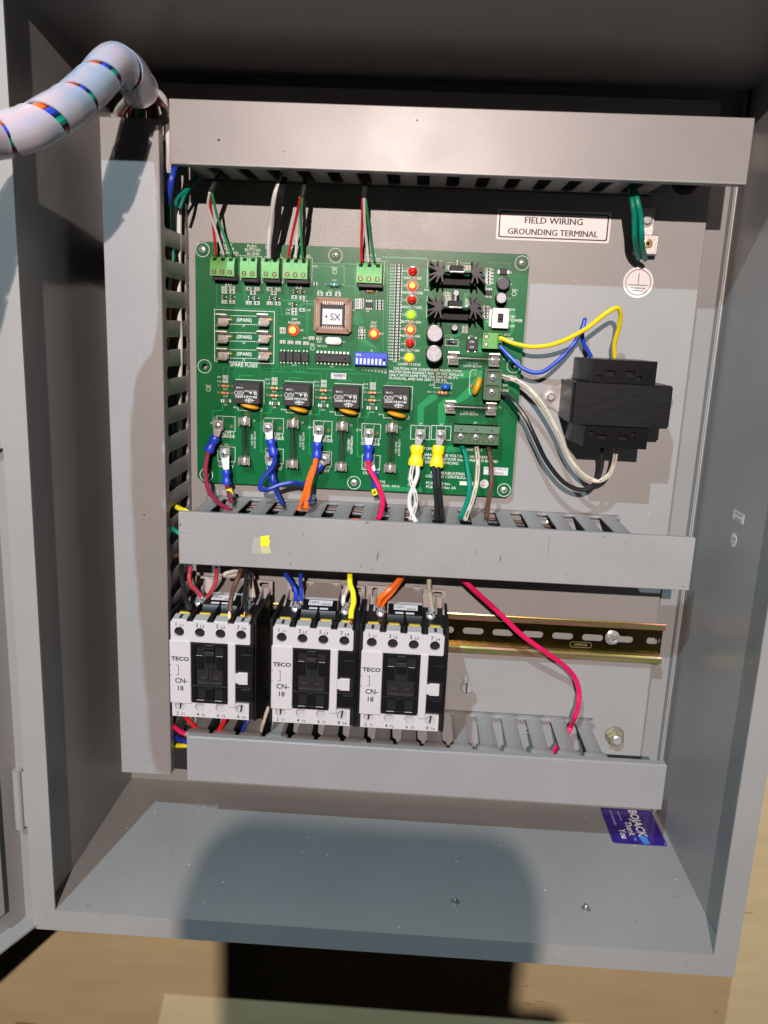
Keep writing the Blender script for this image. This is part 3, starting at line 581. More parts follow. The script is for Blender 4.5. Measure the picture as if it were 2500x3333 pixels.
for z, x, y in (('E',618,695),('E',1055,705),('E',1490,735),('F',95,690),('F',492,705)):
    stext(z, x, y, '1.0A 250V', 2.3, rot=90); stext(z, x+26, y, 'SLOW BLOW', 2.3, rot=90)
stext('F',1090,428,'SLOW BLOW',2.4); stext('F',1090,412,'4.0A 250V',2.2); stext('D',1118,1102,'SLOW BLOW',2.4); stext('D',1118,1083,'1.0A 250V',2.2)
sline('D', [(745,225),(740,450)]); sline('D', [(742,520),(735,700)]); sline('D', [(1230,480),(1240,300)]); sline('D', [(770,225),(880,230)],.4); sline('D', [(900,240),(990,245)]); sline('D', [(1010,245),(1110,250)])
for i in range(7): sline('D', [(905+14*i,265),(905+14*i,300)], .35)
for i in range(6): sline('D', [(1035+12*i,265),(1035+12*i,305)], .4)
for i in range(6): sline('U', [(380,700+34*i),(460,705+34*i)], .6)
for i in range(4): sline('U', [(700+20*i,790),(700+20*i,930)], .45)
srect('D',895,878,998,935,.35); sline('D', [(900,905),(995,910)], .5); srect('F',800,165,945,215,.3)
p0 = b('F',1105,60); sk.ribbon([b('F',1160,62),b('F',1110,60),b('F',1098,80),b('F',1090,250),b('F',1105,262)], .35, XZ(sl_()))
sk.build('silkscreen', 'silk', pc, kind='stuff')

def bbox(z, x0, y0, x1, y1, h0, h1, m, mi=0, c=.3, ex=0):    # block whose FRONT face (height h1) spans the reading
    a, d = b(z, x0, y0, h1), b(z, x1, y1, h1); m.box(a[0]-ex, d[0]+ex, BY-h1, BY-h0, d[1]-ex, a[1]+ex, c, mi); return (a[0]+d[0])/2, (a[1]+d[1])/2
# board screws
for x, z in scr:
    o = MB(); o.lathe([(3.0,0),(3.0,.6),(2.5,1.5),(1.3,2.0)], (x, BY, z), n=16); sm = o.build('board_screw', 'chrome', pc)
    o = MB(); o.box(x-1.6, x+1.6, BY-2.08, BY-1.8, z-.3, z+.3); o.box(x-.3, x+.3, BY-2.1, BY-1.82, z-1.6, z+1.6); o.build('cross_slot', 'hole', sm)
# surface-mount chips
def chipmesh(w_, h_, t_, body):
    m = MB(); m.box(-w_*.28, w_*.28, -t_, 0, -h_/2, h_/2, 0, 1); m.box(-w_/2, -w_*.28, -t_*1.05, 0, -h_/2, h_/2, .12, 0); m.box(w_*.28, w_/2, -t_*1.05, 0, -h_/2, h_/2, .12, 0)
    return m.mesh('chip_resistor', ['solder', body])
CR, CC, CV = chipmesh(2.6, 1.45, .55, 'chip'), chipmesh(2.6, 1.45, .8, 'ceramic'), chipmesh(1.5, 2.2, .7, 'chip')
def smd(z, x, y, me=CR, name='chip_resistor', box=True, rot=False):
    X, Z = b(z, x, y, .3); inst(me, name, pc, (X, BY-.05, Z), rot=(0, R(90), 0) if rot else None)
    if box: so.ribbon([(X-2,Z+1.1),(X+2,Z+1.1),(X+2,Z-1.1),(X-2,Z-1.1)] if not rot else [(X-1.1,Z+2),(X+1.1,Z+2),(X+1.1,Z-2),(X-1.1,Z-2)], .34, XZ(BY-.24), closed=True)
so = MB()
for i, (x, y) in enumerate(((785,130),(720,205),(860,205),(720,275),(860,275),(720,455),(860,455))): smd('T', x, y, CC if i % 2 else CR)
for dx in (0, 376):
    for i, (x, y) in enumerate(((1160,218),(1305,225),(1235,292),(1160,472),(1305,478))): smd('T', x+dx, y+dx*.02, CC if i % 2 else CR)
for x, y in ((1030,482),(990,573),(1062,577),(990,685),(1060,687),(990,718),(1222,542),(1300,545),(1382,548),(1145,942),(1215,945),(885,975),(955,980),(1025,983),(1095,988),(885,860),(885,885)): smd('C', x, y, CC if x % 2 else CR)
for z, x, y in (('E',370,130),('E',370,168),('E',812,150),('E',812,187),('E',1255,172),('E',1255,208),('F',290,180),('F',290,212)): smd(z, x, y, CC)
for y in (552,575,598,620):
    for x in (157,188): smd('D', x, y, CC, box=False)
    for x in (330,362): smd('D', x, y+8, CR, box=False)
for y in (800,820,845,868):
    for x in (185,212): smd('D', x, y, CR, box=False)
for i in range(32):
    for x in (491, 524): smd('D', x - i*.85, 262+25.3*i, CR, 'chip_resistor', False)
for i in range(5): smd('U', 1090, 300+56*i, CR); smd('U', 1140, 300+56*i, CC, box=False)
for i in range(4): smd('U', 1045, 935+52*i, CR); smd('U', 1090, 935+52*i, CC, box=False)
for x, y in ((690,1275),(690,1340),(400,880),(380,700),(400,760),(410,820)): smd('U', x, y, CC)
for x, y in ((1180,445),(1180,460),(1565,590),(1565,612),(1565,634),(1565,656),(1600,590),(1600,612),(1600,634),(1600,656),(410,455),(600,440),(790,440),(690,440),(872,440),(1030,460),(1090,610),(1595,870),(1595,892),(1595,912)): smd('C', x, y, CR, box=False)
for x, y in ((470,300),(640,300),(455,255),(690,250),(745,255),(760,285)): smd('U', x, y, CC)
so.build('chip_outlines', 'silk', pc, kind='stuff')
# small transistors and diodes
def sot(z, x, y, w_=2.2, h_=2.8, name='small_transistor'):
    X, Z = b(z, x, y, 1); m = MB(); m.box(X-w_/2, X+w_/2, BY-1.1, BY-.1, Z-h_/2, Z+h_/2, .25, 0)
    for sx, dz in ((-1,-.9),(-1,.9),(1,0)): m.box(X+sx*(w_/2), X+sx*(w_/2+.8), BY-.5, BY-.05, Z+dz-.3, Z+dz+.3, 0, 1)
    m.build(name, ['chip','solder'], pc)
for z, x, y in (('T',715,370),('T',865,370),('T',1190,385),('T',1295,390),('T',1566,392),('T',1672,396),('C',1000,522),('C',1060,524),('C',990,640)): sot(z, x, y)
for z, x, y in (('E',375,345),('E',812,368),('E',1250,387),('F',283,378)):
    X, Z = b(z, x, y, 1); m = MB(); m.box(X-2.9, X+2.9, BY-1.9, BY-.1, Z-1.5, Z+1.5, .3, 0); m.box(X-4, X-2.7, BY-1.2, BY-.05, Z-1.2, Z+1.2, .1, 1); m.box(X+2.7, X+4, BY-1.2, BY-.05, Z-1.2, Z+1.2, .1, 1); m.box(X-2.0,X-1.2,BY-1.95,BY-1.85,Z-1.45,Z+1.45,0,2); m.build('diode', ['dgreen','solder','silk'], pc)
def so8(z, x, y, w_, h_, n=4, pitch=1.27):
    X, Z = b(z, x, y, 1.4); m = MB(); m.box(X-w_/2, X+w_/2, BY-1.7, BY-.2, Z-h_/2, Z+h_/2, .25, 0)
    for i in range(n):
        xx = X + (i-(n-1)/2)*pitch
        for s_ in (1,-1): m.box(xx-.25, xx+.25, BY-.9, BY-.05, Z+s_*h_/2, Z+s_*(h_/2+1.6), 0, 1)
    m.build('integrated_circuit', ['chip','solder'], pc)
so8('D',257,592,5.4,4.0); so8('U',1092,690,4.6,3.8)
m = MB(); X, Z = bbox('U',1285,285,1405,385,0,2.2,m,0); m.box(X-4.4, X-2.6, BY-1, BY-.05, Z-1.3, Z+1.3, .1, 1); m.box(X+2.6, X+4.4, BY-1, BY-.05, Z-1.3, Z+1.3, .1, 1); m.build('diode', ['chip','solder'], pc)
srX = b('U',1340,335)
m = MB(); X, Z = bbox('U',718,1462,905,1555+110,0,2.6,m,0)
for dx in (-2.7,2.7):
    for dz in (-4.9,4.9): m.box(X+dx-.7, X+dx+.7, BY-1.3, BY-.05, Z+dz-1, Z+dz+1, .2, 1)
m.text('DB1', 2.3, at2(X, BY-2.63, Z+1.4), mi=2); m.text('104', 2.3, at2(X, BY-2.63, Z-2.6), mi=2); m.build('bridge_rectifier', ['chip','solder','silk'], pc)
# axial parts
def axial(z, x, y, ln, r_, body, bands, name):
    X, Z = b(z, x, y, r_+.3); m = MB(); yc = BY-r_-.3; ax = (1,0,0)
    m.lathe([(.1,0),(r_*.75,.25),(r_,.6),(r_*.86,1.4),(r_*.86,ln-1.4),(r_,ln-.6),(r_*.75,ln-.25),(.1,ln)], (X-ln/2, yc, Z), ax, 12)
    m.tube([(X-ln/2-2.6, BY, Z),(X-ln/2-2.3, yc+.2, Z),(X-ln/2-1, yc, Z),(X+ln/2+1, yc, Z),(X+ln/2+2.3, yc+.2, Z),(X+ln/2+2.6, BY, Z)], .33, 6, 3, 1)
    for sx in (-1,1): m.lathe([(1.1,0),(.9,.3),(.4,.9)], (X+sx*(ln/2+2.6), BY, Z), n=10, mi=1)
    o = m.build(name, [body,'tin'], pc); 
    for k, (f_, bm) in enumerate(bands): MB().lathe([(r_*.89,0),(r_*.89,.7)], (X-ln/2+ln*f_, yc, Z), ax, 12).build('colour_band', bm, o)
for z, x, y in (('E',370,212),('E',368,275),('E',810,232),('E',808,298),('E',1250,252),('E',1250,320),('F',286,252),('F',284,315)): axial(z, x, y, 6.3, 1.25, 'tanres', ((.22,'orangeband'),(.38,'orangeband'),(.54,'brownband'),(.76,'gold')), 'resistor')
axial('F',870,252,7.6,1.6,'tanres',((.22,'brownband'),(.4,'orangeband'),(.62,'brownband')),'resistor')
axial('C',1350,462,7.6,1.6,'tealres',((.25,'w_brown'),(.45,'silk'),(.65,'w_brown')),'inductor')
axial('D',265,480,5,1.2,'tanres',((.3,'brownband'),(.6,'brownband')),'resistor')
axial('D',945,905,6,1.3,'capb',((.75,'silk'),),'diode')
# microcontroller in its socket
X0, Z0 = b('C',1170,568,6); X1, Z1 = b('C',1500,905,6); y0 = BY-6.2; cx, cz = (X0+X1)/2, (Z0+Z1)/2
sk_ = MB(); oc = [(X0+2.2,Z0),(X0,Z0-2.2),(X0,Z1+2.2),(X0+2.2,Z1),(X1-2.2,Z1),(X1,Z1+2.2),(X1,Z0-2.2),(X1-2.2,Z0)]; ix = (X1-X0)*.5-5.0; iz = (Z0-Z1)*.5-4.6
sk_.plate(oc, [[(cx-ix,cz-iz),(cx+ix,cz-iz),(cx+ix,cz+iz),(cx-ix,cz+iz)]], 6.1, XZ(BY-.1)); soc = sk_.build('chip_socket', 'plcc', pc)
m = MB(); ci, cj = ix-.35, iz-.35; m.box(cx-ci, cx+ci, y0+.9, BY-.2, cz-cj, cz+cj, .3); m.build('microcontroller', 'chip', pc)
m = MB()
for i in range(11):
    k = -8.2 + 16.4*i/10*.9 + .8
    m.box(cx+k-.32, cx+k+.32, y0-.12, y0+.3, cz+iz-1.0, cz+iz+1.6, .1); m.box(cx+k-.32, cx+k+.32, y0-.12, y0+.3, cz-iz-1.6, cz-iz+1.0, .1)
    m.box(cx-ix-1.9, cx-ix-1.1, y0-.12, y0+.3, cz+k-.3, cz+k+.3, .1); m.box(cx-ix-3.3, cx-ix-2.5, y0-.12, y0+.3, cz+k-.3, cz+k+.3, .1); m.box(cx+ix-.2, cx+ix+1.1, y0-.12, y0+.3, cz+k-.3, cz+k+.3, .1); m.box(cx+ix+2.0, cx+ix+2.8, y0-.12, y0+.3, cz+k-.3, cz+k+.3, .1)
m.build('contacts', 'tin', soc)
m = MB()
for sx, sz in ((-1,1),(1,1),(-1,-1),(1,-1)):
    p = (cx+sx*(ix+2.6), cz+sz*(iz+2.4)); m.add([(p[0]-.9,y0-.03,p[1]-.9*sx*sz-.5),(p[0]+.9,y0-.03,p[1]+.9*sx*sz-.5),(p[0]+.9,y0-.03,p[1]+.9*sx*sz+.5),(p[0]-.9,y0-.03,p[1]-.9*sx*sz+.5)], [(0,1,2,3)])
m.build('corner_slots', 'hole', soc)
a_, d_ = b('C',1245,675,5.4), b('C',1418,823,5.4); lb = MB(); lb.box(a_[0], d_[0], BY-5.5, BY-5.28, d_[1], a_[1]); lo_ = lb.build('chip_label', 'label', pc)
m = MB(); cxx, czz = (a_[0]+d_[0])/2, (a_[1]+d_[1])/2; m.text('SX', 7.4, at2(cxx+2.4, BY-5.6, czz-2.6), sx=.95); m.add([(cxx-6.1,BY-5.6,czz),(cxx-3.9,BY-5.6,czz+1.2),(cxx-3.9,BY-5.6,czz-1.2)], [(0,2,1)]); m.build('print', 'ink', lo_)
m = MB(); a_, d_ = b('C',1268,930,3.4), b('C',1412,1000,3.4); rr = (a_[1]-d_[1])/2
m.plate(rrect(a_[0],d_[0],d_[1],a_[1],rr-.05,6), [], 3.2, XZ(BY-.1)); m.plate(rrect(a_[0]+.9,d_[0]-.9,d_[1]+.9,a_[1]-.9,rr-1,6), [], .5, XZ(BY-3.25)); m.build('crystal', 'chrome', pc)
# optocouplers and dip chip
for x0, x1 in ((853,910),(918,975),(985,1045),(1055,1118)):
    m = MB(); X, Z = bbox('C', x0, 1065+ (x0-853)*.03, x1, 1150+(x0-853)*.03, .6, 3.6, m)
    for dx in (-1.27, 1.27):
        for s_ in (1,-1): m.box(X+dx-.5, X+dx+.5, BY-2.4, BY-.05, Z+s_*4.0, Z+s_*5.2, .2, 1)
    m.build('optocoupler', ['chip','solder'], pc)
srect('C',845,1060,1132,1158,.3)
m = MB(); X, Z = bbox('C',1175,1085,1492,1165,.8,3.8,m)
for i in range(9):
    xx = X + (i-4)*2.95
    m.box(xx-.85, xx+.85, BY-2.6, BY-.05, Z+3.5, Z+5.4, .25, 1); m.box(xx-.4, xx+.4, BY-2.4, BY-.05, Z-4.9, Z-3.5, .1, 1)
for sx in (-10, 10): m.lathe([(.8,0),(.8,.06)], (X+sx, BY-3.82, Z), n=12, mi=2)
m.build('integrated_circuit', ['chip','solder','hole'], pc)
# dip switch
m = MB(); a_, d_ = b('D',138,983,5), b('D',406,1105,5); m.box(a_[0],d_[0],BY-5,BY-.3,d_[1],a_[1],.3); ds = m.build('dip_switch', 'dipblue', pc)
wd = (d_[0]-a_[0]); 
for i in range(8):
    xx = a_[0] + wd*(.085+.1185*i); zt = a_[1]-4.1
    o = MB(); o.box(xx-.85, xx+.85, BY-5.05, BY-4.9, zt-5.2, zt, 0, 1); o.box(xx-.8, xx+.8, BY-6.0, BY-5.0, zt-5.0 if i < 7 else zt-5.0, zt-.4 if i < 7 else zt-2.4, .15, 0); o.build('switch_lever', ['white','hole'], ds)
m = MB(); m.text('ON', 2.6, at2(a_[0]+1.2, BY-5.1, a_[1]-2.9), 'l', bold=.01)
for i in range(8): m.text(str(i+1), 3.0, at2(a_[0]+wd*(.085+.1185*i), BY-5.1, d_[1]+1.1), bold=.01)
m.build('print', 'silk', ds)
# LEDs
def led(z, x, y, core, rim, r_=2.9):
    X, Z = b(z, x, y, 5); m = MB(); m.lathe([(r_+.55,0),(r_+.55,1.2),(r_,1.25),(r_,3.4),(r_*.9,4.6),(r_*.65,5.7),(r_*.3,6.3),(.05,6.45)], (X, BY, Z), n=22)
    o = m.build('led', rim, pc)
    if core: MB().lathe([(r_*.78,5.0),(r_*.68,5.75),(r_*.34,6.4),(.05,6.6)], (X, BY, Z), n=18).build('glowing_core', core, o)
    else: MB().lathe([(r_*.25,0),(r_*.1,.3)], (X-.9, BY-6.0, Z+.9), n=8).build('glint', 'led_off', o)
led('C',975,868,'led_red_core','led_red',3.4); led('D',297,832,'led_red_core','led_red',3.2)
led('D',622,310,None,'led_off'); led('D',618,432,'led_red_core','led_red'); led('D',614,550,None,'led_off'); led('D',607,674,'led_green_core','led_green'); led('D',602,797,'led_red_core','led_red'); led('D',598,912,None,'led_off'); led('D',592,1033,'led_yellow_core','led_yellow')
m = MB()
for x, y in ((622,310),(618,432),(614,550),(607,674),(602,797),(598,912),(592,1033)):
    p = b('D', x, y, 1); m.flat(circ(p[0], p[1], 4.4, 28), [circ(p[0], p[1], 4.25, 28)], XZ(BY-.62))
m.build('led_outlines', 'silk', pc, kind='stuff')
# pluggable green terminal blocks along the top edge
def gblock(z, x0, x1, yt, yr, yb, circs, xr):
    H = 12.5; a_, d_ = b(z, x0, yt, H), b(z, x1, yb, H); zr = b(z, x0, yr, H)[1]
    x0, x1, zt, zb = a_[0], d_[0], a_[1], d_[1]; n = len(circs)
    m = MB(); prof = [(BY-1, zt+.3), (BY-9.2, zt+.3), (BY-H, zt-5.6), (BY-H, zb), (BY-1, zb)]
    m.prism(prof, lambda u, v, d: (d, u, v), x0, x1)
    o = m.build('terminal_block', 'tgreen', pc)
    hd = MB(); hd.box(x0+1.2, x1+.8, BY-9.6, BY-.1, zb-3.0, zb+2, .3); hd.build('pin_header', 'black', o)
    p = (x1-x0)/n
    for i in range(n):
        xc = x0 + p*(i+.5)
        w_ = MB(); w_.lathe([(1.75,0),(1.75,.05)], (xc, BY-H-.02, zb+2.9), n=18, mi=0); w_.lathe([(1.25,0),(1.2,.12)], (xc, BY-H-.06, zb+2.9), n=14, mi=1); w_.box(xc-1.1, xc+1.1, BY-H-.25, BY-H-.15, zb+2.75, zb+3.05, 0, 0); w_.build('clamp_screw', ['hole','shadedbrass'], o)
        e = MB(); s_ = 3.3/5.9
        def sp(u, t, e_=.06): return (xc+u, BY-9.2-3.3*t-e_, zt+.3-5.9*t+e_*.5)
        e.add([sp(-1.5,.08), sp(1.5,.08), sp(1.5,.50), sp(-1.5,.50)], [(0,3,2,1)]); e.build('wire_entry', 'hole', o)
        if i: g = MB(); g.add([sp(-p/2-.12,.02), sp(-p/2+.12,.02), sp(-p/2+.12,.98), sp(-p/2-.12,.98)], [(0,3,2,1)]); g.build('groove', 'dgreen', o)
    a1 = b(z, xr, yt-14, 0); a0_ = b(z, x1, yb+30, 0); sline_r = MB()
    return o
gblock('C',230,448,208,330,386,(1,1,1),505); gblock('C',500,650,212,335,400,(1,1),695); gblock('C',697,848,218,340,405,(1,1),885); gblock('C',893,1105,225,345,412,(1,1,1),1145); gblock('D',155,362,243,345,415,(1,1,1),378)
m = MB()
for z, x0, y0_, x1, y1_ in (('C',460,195,508,420),('C',520,200,697,425),('C',720,208,888,435),('C',940,212,1148,440),('D',200,225,380,430)):
    a_, d_ = b(z, x0, y0_), b(z, x1, y1_); m.ribbon([(a_[0],a_[1]),(d_[0],a_[1]),(d_[0],d_[1])], .35, XZ(BY-.5))
m.build('block_outlines', 'silk', pc, kind='stuff')
# small green two-pole terminal turned sideways
H = 11; a_, d_ = b('D',1207,822,H), b('D',1318,958,H); m = MB(); x0, x1, zt, zb = a_[0], d_[0], a_[1], d_[1]
m.prism([(x0,BY-H),(x1,BY-H),(x1+4.2,BY-8),(x1+4.2,BY-.5),(x0,BY-.5)], lambda u, v, d: (u, v, d), zb, zt); o = m.build('terminal_block', 'tgreen', pc)
for k in (.25,.75):
    zc = zt+(zb-zt)*k; w_ = MB(); w_.lathe([(1.9,0),(1.9,.05)], (x0+2.6,BY-H-.02,zc), n=18); w_.lathe([(1.5,0),(1.4,.15)], (x0+2.6,BY-H-.07,zc), n=14, mi=1); w_.build('clamp_screw', ['hole','tin'], o)
    w_ = MB(); w_.add([(x1+1.1,BY-H+.8,zc-1.6),(x1+3.6,BY-H+2.5,zc-1.6),(x1+3.6,BY-H+2.5,zc+1.6),(x1+1.1,BY-H+.8,zc+1.6)], [(0,1,2,3)]); w_.v = [(p[0]+.05,p[1]-.1,p[2]) for p in w_.v]; w_.build('wire_entry', 'hole', o)
# heatsinks with power transistors
def heatsink(dx, dy):
    Hh = 25; P = lambda x, y: b('U', x+dx, y+dy, Hh)
    m = MB(); y1_, y0_ = BY-Hh, BY-1.5
    def fin(a, c_, w0, w1):
        A, C = Vector(P(*a)), Vector(P(*c_)); d = (C-A).normalized(); n_ = Vector((-d[1], d[0]))
        m.prism([tuple(A+n_*w0/2), tuple(C+n_*w1/2), tuple(C-n_*w1/2), tuple(A-n_*w0/2)], lambda u, v, e: (u, e, v), y1_+random.random()*.02, y0_)
    a0_, a1_ = P(330,325), P(820,352); m.box(a0_[0], a1_[0], y1_+.05, y0_, a1_[1], a0_[1])
    hub = lambda x, y: m.lathe([(2.9,0),(2.9,Hh-1.6)], (P(x,y)[0], y0_, P(x,y)[1]), n=10)
    hub(290,325); hub(868,335)
    for e in ((105,140),(235,140),(345,150),(85,230),(95,485),(210,510),(322,510),(90,390)): fin((285,325), e, 2.0, 1.0)
    for e in ((828,155),(938,165),(1010,235),(1000,310),(805,525),(912,530),(1055,555),(1040,430)): fin((868,335), e, 2.0, 1.0)
    o = m.build('heatsink', 'anod', pc, ang=20)
    m = MB(); c_ = P(560,290); m.box(c_[0]-5, c_[0]+5, BY-20, BY-3, c_[1]-1.2, c_[1]+3.0, .3, 0); m.box(c_[0]-4.8, c_[0]+4.8, BY-24.6, BY-4, c_[1]-2.4, c_[1]-1.3, .1, 1)
    m.cyl((c_[0], BY-18, c_[1]-1), (c_[0], BY-18, c_[1]+6.5), 1.5, n=10, mi=1); m.build('power_transistor', ['blackm','alu'], o)
    m = MB(); bb = P(200,600); bc = P(700,600)
    m.box(P(240,360)[0], P(930,360)[0], BY-9, BY-.5, P(0,520)[1], P(0,365)[1], .3); m.build('transistor_body', 'blackm', o)
heatsink(0, 0); heatsink(-30, 600)
# electrolytic capacitors and round inductor
def elec(z, x, y, r_, h_, top='capsil', mark=0, name='capacitor'):
    X, Z = b(z, x, y, h_); m = MB(); m.lathe([(r_,0),(r_,h_-.7),(r_*.95,h_-.1),(r_*.84,h_),(r_*.82,h_-.15),(.3,h_-.15)], (X, BY, Z), n=30, mis=[0,0,0,1,1]); o = m.build(name, ['capb', top], pc)
    mm = MB()
    if mark:
        for a in ((35,155,275) if mark == 1 else (45,135,225,315)):
            c_, s_ = math.cos(R(a)), math.sin(R(a)); mm.add([(X-s_*.25, BY-h_-.02, Z+c_*.25),(X+c_*r_*.75-s_*.2, BY-h_-.02, Z+s_*r_*.75+c_*.2),(X+c_*r_*.75+s_*.2, BY-h_-.02, Z+s_*r_*.75-c_*.2),(X+s_*.25, BY-h_-.02, Z-c_*.25)], [(0,1,2,3)])
        mm.build('vent_score', 'label', o)
    return o
elec('D',805,832,6.6,20,mark=1); elec('D',800,1000,6.6,20,mark=1); elec('U',1310,775,4.3,12,mark=2); elec('U',520,1275,2.6,10); elec('U',1345,530,5.0,9,top='coil',name='inductor')
elec('U',545,690,2.4,16)
# 24 V slide switch
m = MB(); a_, d_ = b('U',1165,945,7), b('U',1420,1290,7); cx_, cz_ = (a_[0]+d_[0])/2, (a_[1]+d_[1])/2
m.plate([(a_[0],a_[1]),(a_[0],d_[1]),(d_[0],d_[1]),(d_[0],a_[1])], [[(cx_-2.1,cz_-3.4),(cx_+2.1,cz_-3.4),(cx_+2.1,cz_+3.4),(cx_-2.1,cz_+3.4)]], .6, XZ(BY-6.4)); m.box(a_[0]+.3,a_[0]+.9,BY-6.5,BY-.3,d_[1]+.2,a_[1]-.2); m.box(d_[0]-.9,d_[0]-.3,BY-6.5,BY-.3,d_[1]+.2,a_[1]-.2); m.box(a_[0]-1.8,a_[0]-.2,BY-1.4,BY-.4,d_[1]+1,a_[1]-.8)
o = m.build('slide_switch', 'steel', pc); m = MB(); m.box(a_[0]+1,d_[0]-1,BY-5.2,BY-.3,d_[1]+.3,a_[1]-.3); m.box(cx_-1.9,cx_+1.9,BY-6.7,BY-5,cz_-.6,cz_+3.0,.3); m.build('switch_slider', 'black', o)
# screw terminal blocks, dark green
def dblock(z, x0, y0_, x1, y1_, n, vert, H=15):
    a_, d_ = b(z, x0, y0_, H), b(z, x1, y1_, H); x0, x1, zt, zb = a_[0], d_[0], a_[1], d_[1]; m = MB()
    m.box(x0, x1, BY-H+3, BY-.3, zb, zt, .3)
    cs = []
    if vert:
        m.box(x0, x0+1.4, BY-H, BY-H+3.2, zb, zt, .2); m.box(x1-1.4, x1, BY-H+1, BY-H+3.2, zb, zt, .2)
        for k in range(n+1): zz = zt+(zb-zt)*k/n; m.box(x0+1.2, x1-1.2, BY-H+.6, BY-H+3.2, zz-.5 if k else zt-1, zz+.5 if k < n else zb+1, .1)
        cs = [((x0+x1)/2, zt+(zb-zt)*(k+.5)/n) for k in range(n)]
    else:
        zs = zb+(zt-zb)*.62; m.prism([(BY-H, zs), (BY-H+2.6, zt), (BY-2, zt), (BY-2, zs)], lambda u, v, d: (d, u, v), x0, x1)
        m.box(x0, x1, BY-H, BY-H+3.2, zb, zb+1.3, .2)
        for k in range(n+1): xx = x0+(x1-x0)*k/n; m.box(xx-.6 if k else x0, xx+.6 if k < n else x1, BY-H+.3, BY-H+3.2, zb+1, zs, .1)
        cs = [(x0+(x1-x0)*(k+.5)/n, zb+(zs-zb)*.55+.4) for k in range(n)]
    o = m.build('terminal_block', 'dgreen', pc)
    for (cx_, cz_) in cs:
        w_ = MB(); w_.lathe([(2.5,0),(2.5,.8),(2.2,1.2),(1.4,1.5)], (cx_, BY-H+3.0, cz_), n=18); s_ = w_.build('clamp_screw', 'chrome', o)
        w_ = MB(); w_.lathe([(3.0,0),(3.0,.9),(2.6,.9),(2.6,0)], (cx_, BY-H+3.0, cz_), n=20); w_.build('screw_collar', 'dgreen', o)
        w_ = MB(); c_ = math.cos(.8); 
        for a in (.8, .8+math.pi/2): dx, dz = math.cos(a), math.sin(a); w_.add([(cx_-dx*1.7-dz*.3,BY-H+1.42,cz_-dz*1.7+dx*.3),(cx_+dx*1.7-dz*.3,BY-H+1.42,cz_+dz*1.7+dx*.3),(cx_+dx*1.7+dz*.3,BY-H+1.42,cz_+dz*1.7-dx*.3),(cx_-dx*1.7+dz*.3,BY-H+1.42,cz_-dz*1.7-dx*.3)], [(0,1,2,3)])
        w_.build('cross_slot', 'hole', o)
        if not vert: MB().box(cx_-.8, cx_+.8, BY-H+.9, BY-H+1.6, zs+1.5, zs+2.7).build('test_hole', 'hole', o)
dblock('F',1222,58,1350,312,2,True); dblock('F',965,520,1335,690,3,False)
# disc varistors
def disc(z, x, y, rx, rz_, rot, h_, body, dep=2.6, name='varistor'):
    X, Z = b(z, x, y, h_); m = MB(); n = 26; c_, s_ = math.cos(R(rot)), math.sin(R(rot)); yc = BY-h_
    prof = [(.25,-1.0),(.75,-.8),(.97,-.35),(1,0),(.97,.35),(.75,.8),(.25,1.0)]; v = []; f = []
    # disc standing on the board: long axis u, thin axis v, deep axis y
    for kr, kh in prof:
        for i in range(n):
            t_ = 2*math.pi*i/n; u, w_ = rx*kr*math.cos(t_), rx*.82*kr*math.sin(t_); vv = rz_*kh
            v.append((X+u*c_-vv*s_, yc+rx*.72+w_-1.0, Z+u*s_+vv*c_))
    for k in range(len(prof)-1):
        for i in range(n): j = (i+1) % n; f.append((k*n+i, k*n+j, (k+1)*n+j, (k+1)*n+i))
    f += [tuple(range(n)), tuple(range((len(prof)-1)*n, len(prof)*n))[::-1]]
    m.add(v, f); return m.build(name, body, pc, ang=80)
for z, x, y in (('E',578,396),('E',1020,425),('E',1470,445),('F',487,436)): disc(z, x, y, 7.6, 1.9, -12, 11.5, 'yel_disc')
disc('F',1160,200,7.4,2.6,74,9,'yel_disc'); disc('F',895,205,3.9,2.2,-2,6,'blu_disc',name='ceramic_capacitor')
m = MB()
for z, x, y in (('F',1145,103),('F',1108,195),('E',562,465),('E',1000,490),('E',1438,510),('F',50,470),('F',455,492),('E',425,578),('E',860,595),('E',1298,615),('F',323,590)):
    p = b(z, x, y); m = MB(); m.lathe([(1.7,0),(1.5,.5),(.8,1.3),(.3,2)], (p[0], BY, p[1]), n=12); m.build('solder_joint', 'gold', pc)
